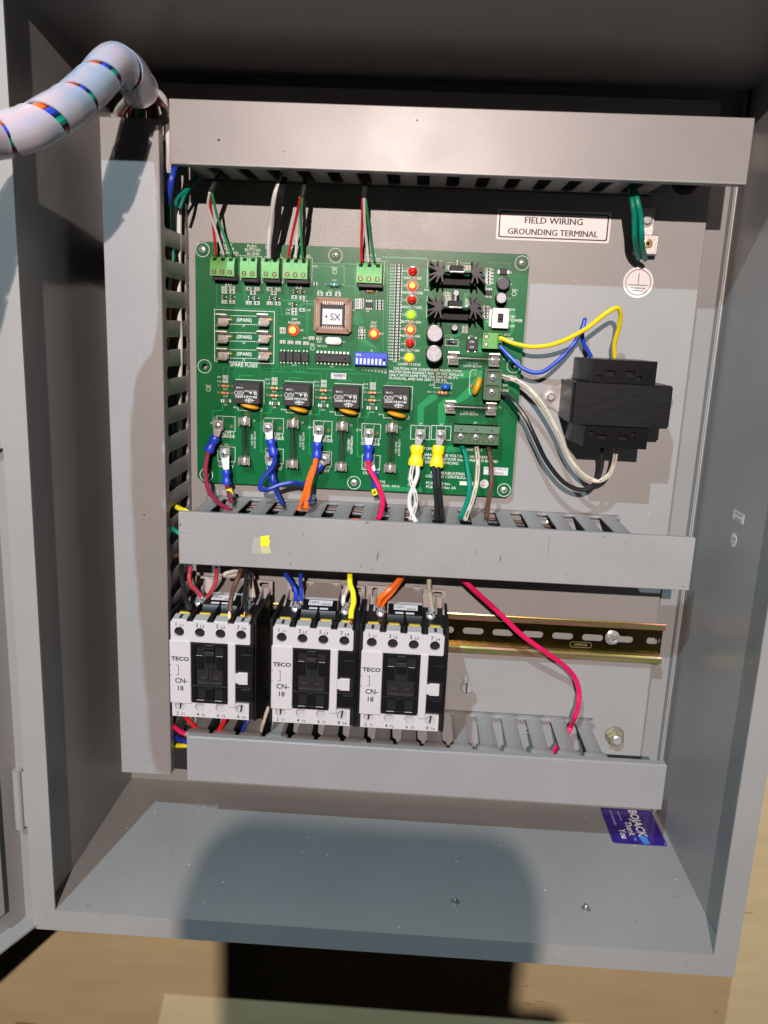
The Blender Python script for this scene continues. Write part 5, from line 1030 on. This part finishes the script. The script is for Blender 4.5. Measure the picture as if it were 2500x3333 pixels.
jacket('black cable jacket above the leftmost green terminal block', pts('A', [(955,735,-30),(930,780,-42),(908,832,-46)]), 1.9)
wire('thin_wire', 'red wire of the leftmost green terminal block', pts('A', [(908,828,-46),(912,900,-36),(925,1000,-28),(934,1098,-19.5)]), .95, 'w_red', G1, bare=(2,'copper'))
wire('thin_wire', 'white wire of the leftmost green terminal block', pts('A', [(905,832,-47),(900,900,-38),(935,1000,-28),(966,1100,-19.5)]), .95, 'w_white', G1, bare=(2,'tin'))
wire('thin_wire', 'green wire of the leftmost green terminal block', pts('A', [(915,835,-47),(943,945,-35),(975,1030,-27),(1000,1098,-19.5)]), .95, 'w_green', G1, bare=(2,'copper'))
wire('insulated_wire', 'thick white wire in the third green terminal block from the left', pts('A', [(1222,762,-36),(1200,805,-44),(1184,855,-44),(1170,960,-34),(1163,1050,-26),(1162,1112,-19.5)]), 1.7, 'w_white', G1)
for k, (x_, lb) in enumerate(((0,'left black wire beside the thick white one above the board'),(13,'right black wire beside the thick white one above the board'))):
    wire('insulated_wire', lb, pts('A', [(1228+x_*.5,770,-38),(1212+x_,810,-44),(1200+x_,860,-44),(1190+x_*.9,960,-34),(1183+x_*.6,1050,-26),(1180+x_*.6,1112,-19.5)]), 1.5, 'w_black', G1)
jacket('black cable jacket above the fourth green terminal block', pts('A', [(1335,745,-30),(1320,780,-42),(1305,852,-46)]), 1.9)
wire('thin_wire', 'red wire of the fourth green terminal block', pts('A', [(1298,855,-46),(1280,940,-36),(1256,1040,-26),(1246,1108,-19.5)]), 1.0, 'w_red', G1, bare=(2,'copper'))
wire('thin_wire', 'white wire of the fourth green terminal block', pts('A', [(1298,852,-45),(1288,940,-35),(1281,1040,-26),(1277,1112,-19.5)]), 1.05, 'w_white', G1)
wire('thin_wire', 'green wire of the fourth green terminal block', pts('A', [(1306,855,-46),(1300,960,-35),(1302,1060,-25),(1307,1116,-19.5)]), 1.0, 'w_green', G1, bare=(2,'copper'))
wire('thin_wire', 'black drain wire hanging behind the green and white sensor wires', pts('A', [(1312,855,-44),(1314,940,-32),(1312,1040,-20),(1313,1100,-12)]), 1.2, 'w_black', G1)
jacket('black cable jacket above the rightmost green terminal block', pts('A', [(1580,748,-30),(1576,790,-42),(1572,856,-46)]), 1.9)
wire('thin_wire', 'red wire of the rightmost green terminal block', pts('A', [(1567,858,-46),(1564,960,-34),(1562,1060,-25),(1562,1128,-19.5)]), 1.05, 'w_red', G1, bare=(2,'copper'))
wire('thin_wire', 'white wire of the rightmost green terminal block', pts('A', [(1573,858,-47),(1576,960,-36),(1585,1060,-26),(1592,1130,-19.5)]), 1.05, 'w_white', G1, bare=(2,'tin'))
wire('thin_wire', 'green wire of the rightmost green terminal block', pts('A', [(1580,862,-46),(1590,960,-36),(1604,1060,-26),(1618,1128,-19.5)]), .95, 'w_green', G1, bare=(2,'copper'))
wire('ground_wire', 'left one of two green earth wires looping down to the lug', pts('Z', [(285,40,-30),(300,150,-40),(338,350,-44),(355,600,-42),(365,900,-38),(395,1150,-28),(440,1330,-16)]), 1.95, 'w_teal')
wire('ground_wire', 'right one of two green earth wires looping down to the lug', pts('Z', [(360,30,-30),(375,150,-42),(430,330,-46),(478,600,-44),(492,900,-40),(515,1150,-30),(555,1350,-16)]), 2.05, 'w_teal')
wire('ground_wire', 'third green earth wire hidden behind the two in front', pts('Z', [(330,40,-26),(350,150,-34),(405,400,-36),(425,700,-34),(430,1000,-26),(440,1250,-14)]), 1.9, 'w_teal')
wire('insulated_wire', 'yellow wire arching from small green terminal up and down to transformer', pts('H', [(42,366,-16),(75,380,-18),(140,405,-22),(260,422,-28),(400,395,-33),(560,315,-38),(680,225,-40),(748,190,-38),(776,230,-34),(765,310,-28),(738,400,-22),(738,485,-18)]), 1.65, 'w_yellow')
wire('insulated_wire', 'blue wire sagging from small green terminal then kinked up to transformer', pts('H', [(40,408,-15),(120,490,-22),(200,560,-26),(300,575,-28),(400,505,-26),(490,405,-24),(540,320,-22),(557,266,-20),(556,268,-18.5),(545,320,-18),(552,390,-16),(575,440,-15),(600,485,-15)]), 1.6, 'w_blue')
wire('insulated_wire', 'white wire curving from two-pole terminal under the transformer', pts('H', [(62,598,-18),(110,610,-22),(170,635,-26),(250,700,-30),(330,805,-32),(400,930,-32),(460,1070,-30),(540,1180,-29),(630,1225,-29),(700,1190,-29),(738,1115,-29),(748,1030,-29)]), 1.85, 'w_cream', marks=True)
wire('insulated_wire', 'black wire curving from two-pole terminal under the transformer', pts('H', [(55,700,-16),(90,720,-19),(140,762,-25),(205,850,-29),(265,975,-30),(330,1110,-28),(430,1230,-26),(530,1280,-26),(605,1255,-27),(645,1190,-29),(662,1110,-30),(660,1030,-30)]), 1.85, 'w_black')
# crimped ring terminals, one thing each: ring, sleeve
def crimp(name, label, post_, s0, s1, r0, r1, m_, flat=1.0, z='E', Y=-20):
    a_, c_ = q(z, *s0, Y), q(z, *s1, Y-1); X, Z = post_; t = thing(name, label, 'crimp terminal', a_)
    m = MB(); rr = 4.0; d = Vector((a_.x-X, 0, a_.z-Z)); L_ = d.length; d.normalize(); n_ = Vector((-d.z, 0, d.x)); yr = BY-8.55
    o_ = Vector((X, yr, Z)); P = [(o_ + Vector((math.cos(t_)*rr, 0, math.sin(t_)*rr))) for t_ in [2*math.pi*i/22 for i in range(22)]]
    m.prism([(p.x, p.z) for p in P], lambda u, v, e: (u, e, v), yr, yr+.8)
    k = [o_+d*2.5+n_*3.3, o_+d*2.5-n_*3.3, a_-n_*2.2+Vector((0,.5,0)), a_+n_*2.2+Vector((0,.5,0))]; k = [Vector(v) for v in k]
    m.add([tuple(v) for v in k]+[tuple(v+Vector((0,.8,0))) for v in k], [(0,1,2,3),(7,6,5,4),(0,4,5,1),(1,5,6,2),(2,6,7,3),(3,7,4,0)]); m.build('ring_tongue', 'lug', t)
    m = MB(); ax = (c_-a_); L2 = ax.length; ax.normalize(); side = Vector((0,1,0)).cross(ax).normalized(); up = ax.cross(side); v = []; f = []; n = 16
    prof = [(.86,0),(1,.06),(1,.30),(.82,.42),(.82,.58),(1,.70),(1.04,.94),(.98,1)]
    for kr, kh in prof:
        for i in range(n):
            t_ = 2*math.pi*i/n; rr_ = (r0+(r1-r0)*kh)*kr; v.append(a_ + ax*L2*kh + side*rr_*math.cos(t_) + up*rr_*math.sin(t_)*flat)
    for kk in range(len(prof)-1):
        for i in range(n): j = (i+1) % n; f.append((kk*n+i, kk*n+j, (kk+1)*n+j, (kk+1)*n+i))
    f += [tuple(range(n))[::-1], tuple(range((len(prof)-1)*n, len(prof)*n))]; m.add(v, f); m.build('sleeve', m_, t, ang=40); return a_, c_
crimp('crimp_terminal','blue crimp terminal on maroon wire, circuit 1 override', PS['o1'], (285,665), (213,800), 3.8, 3.8, 'sl_blue', .75)
crimp('crimp_terminal','blue crimp terminal of circuit 1 output, pointing straight down', PS['p1'], (377,965), (380,1098), 3.2, 3.3, 'sl_blue', .8, Y=-22)
crimp('crimp_terminal','upper blue crimp terminal in the circuit 2 pair', PS['o2'], (770,690), (805,835), 3.6, 3.8, 'sl_blue', .75)
crimp('crimp_terminal','lower blue crimp terminal in the circuit 2 pair', PS['p2'], (782,925), (800,1085), 3.2, 3.2, 'sl_blue', .8, Y=-19)
crimp('crimp_terminal','blue crimp terminal on the orange wires, circuit 3 override', PS['o3'], (1197,715), (1190,862), 3.7, 3.8, 'sl_blue', .75)
crimp('crimp_terminal','slanted blue crimp terminal of circuit 3 output behind the orange wires', PS['p3'], (1232,915), (1125,1050), 3.0, 3.0, 'sl_blue', .8, Y=-19)
crimp('crimp_terminal','blue crimp terminal on the magenta wire', PS['o4'], (257,683), (250,812), 3.7, 3.8, 'sl_blue', .75, 'F')
crimp('crimp_terminal','lower blue crimp terminal behind the magenta wire', PS['p4'], (290,905), (318,1040), 3.2, 3.2, 'sl_blue', .8, 'F', Y=-18)
crimp('crimp_terminal','yellow crimp terminal on the two white wires', PS['l1'], (662,685), (644,856), 5.0, 5.9, 'sl_yellow', .6, 'F', Y=-20)
crimp('crimp_terminal','yellow crimp terminal on the two black wires', PS['l2'], (838,687), (818,868), 4.6, 5.4, 'sl_yellow', .6, 'F', Y=-20)
wire('insulated_wire', 'maroon wire bending from the leftmost blue crimp into the duct', pts('E', [(216,795,-21),(198,880,-23),(190,980,-26),(212,1130,-31),(265,1220,-38),(345,1288,-46),(420,1330,-54)]), 1.8, 'w_maroon')
wire('insulated_wire', 'short maroon wire with a yellow number sleeve below circuit 1 output', pts('E', [(380,1095,-23),(388,1130,-26),(402,1190,-38),(420,1250,-50)]), 1.8, 'w_maroon')
def tag(lb, z, x, y, Y, ang, w_, h_, s_):
    c_ = q(z, x, y, Y); t = thing('wire_marker', lb, 'wire marker', c_); c2, s2 = math.cos(R(ang)), math.sin(R(ang)); m = MB()
    ax = Vector((-s2, 0, c2)); m.lathe([(w_*.5,-h_/2),(w_*.5,h_/2)], c_, ax, 14); m.build('sleeve', 'tape', t); m = MB(); m.text(s_, h_*.9, lambda u, v: (c_.x + u*c2-(v-h_*.3)*s2, c_.y-w_*.52, c_.z+u*s2+(v-h_*.3)*c2), bold=.03); m.build('print', 'ink', t)
tag('yellow wire marker printed 1 on the maroon wire above the middle duct', 'E', 408, 1162, -32, 15, 5.0, 4.6, 'I')
tag('small yellow wire marker behind the magenta wire', 'F', 305, 1075, -26, 20, 4.4, 4.6, '4')
wire('insulated_wire', 'blue wire looping out of the circuit 2 crimp and across to circuit 3', pts('E', [(812,838,-22),(812,890,-25),(775,960,-28),(705,1050,-31),(685,1110,-33),(690,1140,-34),(760,1140,-32),(860,1100,-30),(980,1082,-28),(1060,1095,-24),(1118,1062,-20)]), 1.9, 'w_bluedk')
wire('insulated_wire', 'blue wire dropping from the lower circuit 2 crimp into the duct', pts('E', [(802,1085,-21),(825,1150,-30),(850,1200,-40),(880,1270,-50)]), 1.7, 'w_bluedk')
wire('insulated_wire', 'blue wire falling behind the orange pair into the duct', pts('E', [(1112,1062,-20),(1130,1130,-26),(1135,1190,-38),(1120,1260,-50)]), 1.7, 'w_bluedk')
wire('insulated_wire', 'front orange wire falling from its crimp into the duct', pts('E', [(1186,868,-22),(1168,960,-27),(1130,1080,-33),(1110,1180,-42),(1092,1320,-54)]), 2.1, 'w_orange')
wire('insulated_wire', 'rear orange wire beside the front one, entering the duct', pts('E', [(1160,930,-20),(1120,1030,-26),(1085,1150,-34),(1050,1260,-44),(1030,1320,-54)]), 1.5, 'w_orange')
wire('insulated_wire', 'magenta wire falling in a curve into the middle duct', pts('F', [(252,815,-22),(262,880,-26),(308,970,-30),(355,1060,-34),(374,1150,-43),(352,1260,-54),(330,1300,-58)]), 1.95, 'w_magenta')
wire('insulated_wire', 'left white wire of the twisted pair below the yellow crimp', pts('F', [(625,845,-22),(608,930,-27),(608,1000,-30),(635,1070,-34),(648,1150,-42),(640,1220,-50),(600,1310,-56)]), 1.75, 'w_white', marks=True)
wire('insulated_wire', 'right white wire of the twisted pair below the yellow crimp', pts('F', [(662,848,-22),(662,930,-26),(630,1020,-32),(598,1100,-38),(592,1180,-46),(615,1250,-52),(650,1330,-58)]), 1.75, 'w_white')
wire('insulated_wire', 'left black wire of the pair below the yellow crimp', pts('F', [(798,860,-22),(806,960,-27),(815,1060,-33),(822,1170,-43),(815,1320,-57)]), 2.1, 'w_black')
wire('insulated_wire', 'right black wire of the pair below the yellow crimp', pts('F', [(832,862,-22),(842,960,-26),(848,1060,-32),(852,1170,-43),(870,1320,-57)]), 2.0, 'w_black')
wire('insulated_wire', 'teal green wire from the three-pole terminal into the duct', pts('F', [(1030,690,-13),(1060,775,-19),(1083,900,-26),(1095,1020,-31),(1085,1130,-38),(1055,1210,-46),(1015,1290,-55)]), 1.9, 'w_teal')
wire('insulated_wire', 'cream wire from the three-pole terminal into the duct', pts('F', [(1152,705,-13),(1160,800,-19),(1165,900,-25),(1152,1020,-31),(1118,1150,-38),(1080,1250,-48),(1060,1300,-55)]), 1.85, 'w_cream', marks=True)
wire('insulated_wire', 'brown wire from the three-pole terminal into the duct', pts('F', [(1252,708,-13),(1268,800,-19),(1276,900,-25),(1275,1000,-30),(1258,1130,-38),(1240,1240,-50),(1235,1300,-56)]), 1.85, 'w_brown')
# contactor wires
wire('insulated_wire', 'thick black wire at the far left of the leftmost contactor', pts('X', [(235,-40,-50),(245,100,-58),(255,260,-64),(285,420,-70),(325,530,-76),(365,640,-80)]), 2.0, 'w_black')
wire('insulated_wire', 'left maroon wire converging on the leftmost contactor coil screw', pts('X', [(375,-30,-45),(358,60,-50),(352,150,-52),(385,250,-52),(455,330,-50),(530,425,-49)]), 1.75, 'w_rose', bare=(3,'tin'))
wire('insulated_wire', 'right maroon wire converging on the leftmost contactor coil screw', pts('X', [(760,-10,-45),(756,90,-50),(745,200,-52),(695,315,-52),(620,430,-50)]), 1.7, 'w_rose', bare=(4,'chrome'))
wire('insulated_wire', 'white wire loop peeping from below the middle duct', pts('X', [(1120,20,-40),(1000,45,-46),(895,75,-50),(900,120,-48),(1010,95,-42),(1110,60,-38)]), 1.6, 'w_white')
wire('insulated_wire', 'brown wire with frayed copper end in the leftmost contactor', pts('X', [(1135,0,-55),(1085,130,-62),(1022,280,-68),(980,430,-74),(968,560,-78),(966,650,-80)]), 1.95, 'w_brown', bare=(4.5,'copper'))
wire('insulated_wire', 'dark grey wire beside the brown one in the leftmost contactor', pts('X', [(1210,0,-55),(1205,150,-62),(1192,300,-68),(1190,450,-74),(1205,560,-78),(1200,650,-80)]), 1.75, 'w_black', bare=(4,'copper'))
wire('insulated_wire', 'pale wire running to the right coil screw of the leftmost contactor', pts('X', [(1270,60,-36),(1285,200,-40),(1300,320,-44),(1320,440,-48)]), 1.7, 'w_cream')
wire('insulated_wire', 'left blue wire of the middle contactor', pts('L', [(185,130,-38),(215,175,-44),(255,240,-48),(280,300,-50),(280,362,-50)]), 1.75, 'w_blue', bare=(3,'tin'))
wire('insulated_wire', 'right blue wire of the middle contactor', pts('L', [(318,130,-40),(318,180,-44),(320,260,-48),(326,362,-50)]), 1.6, 'w_blue', bare=(3,'tin'))
wire('insulated_wire', 'thick yellow wire entering the middle contactor', pts('L', [(752,80,-52),(748,140,-58),(750,220,-64),(772,290,-69),(778,370,-74),(762,450,-79),(754,520,-83)]), 2.05, 'w_yellow2', bare=(3.5,'copper'))
wire('insulated_wire', 'white wire behind the yellow one at the middle contactor', pts('L', [(760,180,-36),(715,280,-40),(690,340,-45),(688,390,-48)]), 1.7, 'w_white', bare=(2,'tin'))
wire('insulated_wire', 'front orange wire of the rightmost contactor', pts('V', [(830,40,-40),(780,130,-44),(690,250,-50),(560,370,-54),(450,480,-54),(415,590,-52)]), 2.1, 'w_orange', bare=(3,'tin'))
wire('insulated_wire', 'rear orange wire of the rightmost contactor', pts('V', [(860,60,-38),(760,220,-44),(650,380,-48),(520,530,-50),(465,620,-50)]), 1.6, 'w_orange', bare=(3,'tin'))
wire('insulated_wire', 'pale grey wire entering the rightmost contactor', pts('V', [(1255,60,-44),(1245,180,-48),(1245,320,-50),(1262,460,-50),(1285,600,-50),(1302,700,-50)]), 1.85, 'w_grey')
wire('insulated_wire', 'long red wire crossing the gold rail down to the bottom duct', pts('J', [(150,480,-40),(205,535,-40),(330,650,-36),(450,765,-32),(580,860,-26),(670,925,-20),(715,985,-17),(732,1050,-18),(728,1085,-20)]) + pts('M', [(727,600,-24),(712,650,-32)]) + [q('M',693,700,-376.5,2), q('M',668,745,-383,2), q('M',640,780,-387,2), q('M',615,815,-389,2), q('M',585,850,-391,2)], 2.15, 'w_magenta')
wire('insulated_wire', 'short red wire curving left of the bottom duct cover', pts('Y', [(150,140,-56),(205,200,-60),(280,262,-64),(380,305,-66),(440,330,-66)]), 1.9, 'w_magenta')
wire('insulated_wire', 'red wire under the left terminals of the leftmost contactor', pts('Y', [(330,90,-50),(375,150,-54),(430,210,-56),(480,250,-58)]), 1.8, 'w_red')
wire('insulated_wire', 'red wire under the third pole of the leftmost contactor', pts('Y', [(775,110,-54),(755,170,-56),(715,240,-60),(680,300,-62)]), 1.9, 'w_red')
wire('insulated_wire', 'dark blue wire under the fourth pole of the leftmost contactor', pts('Y', [(1000,120,-50),(990,180,-54),(965,250,-58),(955,310,-62)]), 1.6, 'w_bluedk')
wire('insulated_wire', 'blue wire entering the left end of the bottom duct', pts('Y', [(180,300,-50),(240,335,-56),(330,375,-62),(420,400,-64)]), 2.0, 'w_bluedk')
wire('insulated_wire', 'yellow printed wire under the blue one at the bottom duct', pts('Y', [(170,425,-50),(250,425,-54),(320,425,-58),(400,420,-60)]), 1.8, 'w_yellow2')
wire('insulated_wire', 'pale wire between the leftmost and middle contactors', pts('Y', [(1245,0,-40),(1215,90,-42),(1180,180,-46),(1155,270,-54)]), 1.5, 'w_cream')
# wires that run inside the ducts and show through the slots
def run(lb, P, r_, m_): wire('duct_wire', lb, P, r_, m_, 'wires lying inside the wire ducts')
run('orange wire seen through the upper slots of the vertical duct', [(-16,-30,20),(-13,-34,-20),(-15,-30,-60),(-19,-28,-90),(-26,-24,-150),(-26,-24,-400)], 1.9, 'w_orange')
run('white wire seen through the upper slots of the vertical duct', [(-8,-20,26),(-9,-22,-40),(-8,-24,-80),(-11,-22,-140),(-20,-20,-300)], 1.8, 'w_white')
run('second white wire in the vertical duct', [(-14,-14,30),(-12,-14,-60),(-13,-12,-160),(-24,-12,-380)], 1.8, 'w_white')
run('black wire in the vertical duct', [(-12,-40,30),(-15,-42,-60),(-14,-40,-200),(-16,-38,-390)], 2, 'w_black')
run('teal wire in the vertical duct', [(-9,-44,30),(-10,-40,0),(-8,-38,-16),(-12,-42,-40),(-20,-40,-110),(-12,-36,-140),(-14,-40,-220),(-12,-40,-400)], 1.7, 'w_teal')
run('brown wire in the vertical duct', [(-20,-50,20),(-22,-50,-200),(-20,-50,-400)], 1.9, 'w_brown')
run('orange wire lying along the middle duct', [(82,-46,-205)] + [(110,-36,-206.5),(135,-33,-206),(160,-34,-207),(185,-40,-207.5),(205,-46,-208)], 2.0, 'w_orange')
run('maroon wire lying along the middle duct', [(10,-40,-212),(60,-44,-210),(82,-50,-206),(100,-40,-212),(200,-30,-214)], 1.8, 'w_maroon')
run('black wire lying along the middle duct', [(8,-30,-214),(120,-24,-216),(260,-28,-216),(320,-30,-216)], 2, 'w_black')
run('white wire lying along the middle duct', [(30,-20,-212),(150,-16,-212),(170,-40,-206),(182,-52,-204)], 1.7, 'w_white')
run('brown wire lying along the middle duct', [(4,-34,-222),(90,-36,-216),(250,-40,-212),(262,-52,-204)], 1.8, 'w_brown')
for k_, (y_, z_) in enumerate(((-9,-204),(-14,-207),(-20,-203.5),(-26,-208))): run(('brown','black','dull black','smooth black')[k_] + ' wire among the four added to darken the back of the middle duct', [(6,y_,z_-3),(90,y_+2,z_),(180,y_-1,z_-1),(250,y_+1,z_-2),(300,y_,z_-7)], 2.2, ('w_brown','w_black','w_jacket','w_black')[k_])  # dark wires added so the slots look darker inside
run('black cable lying along the top duct', [(10,-30,56),(120,-26,54),(240,-30,54),(336,-26,54)], 3, 'w_jacket')
run('green wire lying along the top duct', [(10,-40,60),(150,-36,62),(330,-30,60)], 1.9, 'w_teal')
# wires at the crossing of the vertical and top ducts
wire('insulated_wire', 'blue wire curving at the left end of the top duct', pts('A', [(775,690,-40),(755,720,-46),(742,770,-50),(733,820,-48),(722,880,-44)]), 2.3, 'w_blue')
wire('insulated_wire', 'white wire squeezed between the vertical duct and top duct', pts('A', [(600,400,-40),(665,395,-45),(705,420,-50),(720,480,-56),(728,560,-60),(733,650,-58),(728,740,-50)]), 2.2, 'w_white')
wire('insulated_wire', 'red wire behind the white one between the two ducts', pts('A', [(640,420,-36),(690,430,-40),(712,480,-46),(724,560,-50),(730,640,-46)]), 1.9, 'w_magenta')
wire('insulated_wire', 'teal wire below the left end of the top duct', pts('A', [(850,760,-20),(815,815,-30),(795,850,-38),(775,900,-40)]), 1.2, 'w_teal')
wire('insulated_wire', 'second teal wire below the left end of the top duct', pts('A', [(900,740,-14),(850,780,-22),(770,850,-34),(760,890,-38)]), 1.2, 'w_teal')
wire('insulated_wire', 'yellow wire poking out at the left end of the middle duct', pts('G', [(1240,1425,-40),(1290,1450,-44),(1360,1480,-46)]), 2.0, 'w_yellow2')
wire('insulated_wire', 'teal wire poking out left of the middle duct cover', pts('G', [(1180,1540,-50),(1215,1572,-54),(1290,1625,-58),(1340,1660,-58)]), 1.9, 'w_teal')
wire('insulated_wire', 'brown wire poking out left of the middle duct cover', pts('G', [(1200,1820,-44),(1240,1800,-48),(1310,1775,-50)]), 1.9, 'w_brown')
# =================================================================== SPIRAL-WRAPPED HARNESS
hp = [(-165,-268,-8),(-120,-246,3),(-74,-230,16),(-44,-212,29),(-24,-191,45),(-20,-163,61)]
hp = [tuple(q('P', *a_)) for a_ in ((-150,1065,-222),(0,1045,-212),(180,1005,-205),(330,935,-197),(480,850,-185),(620,745,-169),(760,610,-153),(875,492,-137),(985,545,-121),(1050,640,-108),(1092,705,-100))]
hp = [Vector(p) for p in hp]
hp = [hp[0] + (hp[0]-hp[1])*k_ + Vector((0,-4*k_*k_,-3*k_*k_)) for k_ in (5, 4, 3, 2, 1)] + hp
har = thing('cable_harness', 'bundle of coloured wires in milky spiral wrap arching from door into cabinet', 'cable harness', hp[0])
C_ = catmull(hp, 26); Fm = frames(C_); Ls = [0]
for i in range(1, len(C_)): Ls.append(Ls[-1]+(C_[i]-C_[i-1]).length)
def hpt(s_, ang, r_):
    i = 0
    s_ = max(0, min(Ls[-1]-1e-3, s_))
    lo_, hi_ = 0, len(Ls)-1
    while hi_-lo_ > 1:
        md = (lo_+hi_)//2
        if Ls[md] <= s_: lo_ = md
        else: hi_ = md
    f_ = (s_-Ls[lo_])/max(1e-6, Ls[lo_+1]-Ls[lo_]); p = C_[lo_].lerp(C_[lo_+1], f_); t_, n_, c_ = Fm[lo_]
    return p + (n_*math.cos(ang)+c_*math.sin(ang))*r_
m = MB(); v = []; f = []; pitch_, ribw, RR = 28.5, 23.4, 11.0; turns = Ls[-1]/pitch_; N_ = int(turns*30); K_ = 7
for i in range(N_+1):
    ang = 2*math.pi*i/30; s0 = pitch_*i/30
    for layer in (0, 1):
        for k in range(K_):
            e = (k/(K_-1)); rr = RR - (.8 if layer else 0) + .5*math.sin(e*math.pi) + (.5 if k == K_-1 else 0)
            v.append(hpt(s0 - ribw/2 + ribw*e, ang, rr))
for i in range(N_):
    a, c_ = i*2*K_, (i+1)*2*K_
    for k in range(K_-1): f.append((a+k, a+k+1, c_+k+1, c_+k)); f.append((a+K_+k+1, a+K_+k, c_+K_+k, c_+K_+k+1))
    f.append((a, c_, c_+K_, a+K_)); f.append((a+K_-1, a+2*K_-1, c_+2*K_-1, c_+K_-1))
m.add(v, f); m.build('spiral_wrap', 'wrap', har, ang=60)
hc = ['w_white','w_orange','w_blue','w_teal','w_rose','w_white','w_brown','w_black','w_red']
for k, mt in enumerate(hc):
    a0_ = 2*math.pi*(k-1.4)/8 if k < 8 else 0; r_ = 6.8 if k < 8 else 0; P = [hpt(s_, a0_+R(20)*math.sin(s_/60), r_) for s_ in [Ls[-1]*j/24 for j in range(25)]]
    m = MB(); m.tube(P, 2.7 if k < 8 else 3.8, 8, 2); m.build('harness_wire', mt, har)
# loose tails below the wrap, dropping into the top of the vertical duct
for k, (mt, x_, lb) in enumerate((('w_white',905,'pale tail wire'),('w_rose',955,'maroon tail wire'),('w_black',1010,'black tail wire'),('w_green',1060,'green tail wire'),('w_teal',1100,'teal tail wire'),('w_rose',1155,'second maroon tail wire'),('w_brown',1205,'brown tail wire'))):
    wire('tail_wire', lb + ' fanning from the spiral wrap into the vertical duct', pts('P', [(1030+k*18,690,-92),(x_*.6+430+k*3,775,-74),(x_,860,-52),(x_+3,960,-46),(x_,1250,-42)]), 2.4, mt, 'tail wires dropping into the vertical duct')
wire('tail_wire', 'white tail wire arching right of the vertical duct top', pts('P', [(1140,720,-70),(1200,715,-66),(1260,770,-60),(1275,860,-56),(1240,960,-52)]), 2.2, 'w_white')
wire('tail_wire', 'red tail wire arching right of the vertical duct top', pts('P', [(1150,740,-66),(1225,760,-60),(1262,840,-54),(1282,940,-48),(1288,1050,-44)]), 2.0, 'w_magenta')
# conduit hub half hidden behind the top duct
p = q('S', 398, 205, 0); t = thing('conduit_hole', 'dark round conduit opening in the plate under the top duct right end', 'conduit opening', (p.x, 0, p.z))
MB().lathe([(10,0),(10,.3),(8.6,1.6),(7.8,1.6),(7.8,.2)], (p.x, 0, p.z+1), n=30).build('rim', 'anod', t); MB().lathe([(7.8,0),(7.8,.1)], (p.x,-.25,p.z+1), n=30).build('opening', 'hole', t)
# =================================================================== PHONE BEHIND THE LENS (unseen; sized and placed to cast the shadow on the cabinet floor)
ph = thing('phone', 'unseen dark phone slab added behind the viewpoint to cast the shadow on the cabinet floor', 'phone', (138, -805, -120))
m = MB(); m.plate(rrect(74.5, 201, -200, -36, 20, 8), [], 9, XZ(-801)); m.build('phone_body', 'phone', ph); m = MB(); m.plate(rrect(199, 222, -205, -121, 6, 5), [], 7, XZ(-802)); m.build('hand_shadow_block', 'phone', ph)  # second block is unseen, added to cast the hand's bump in the shadow
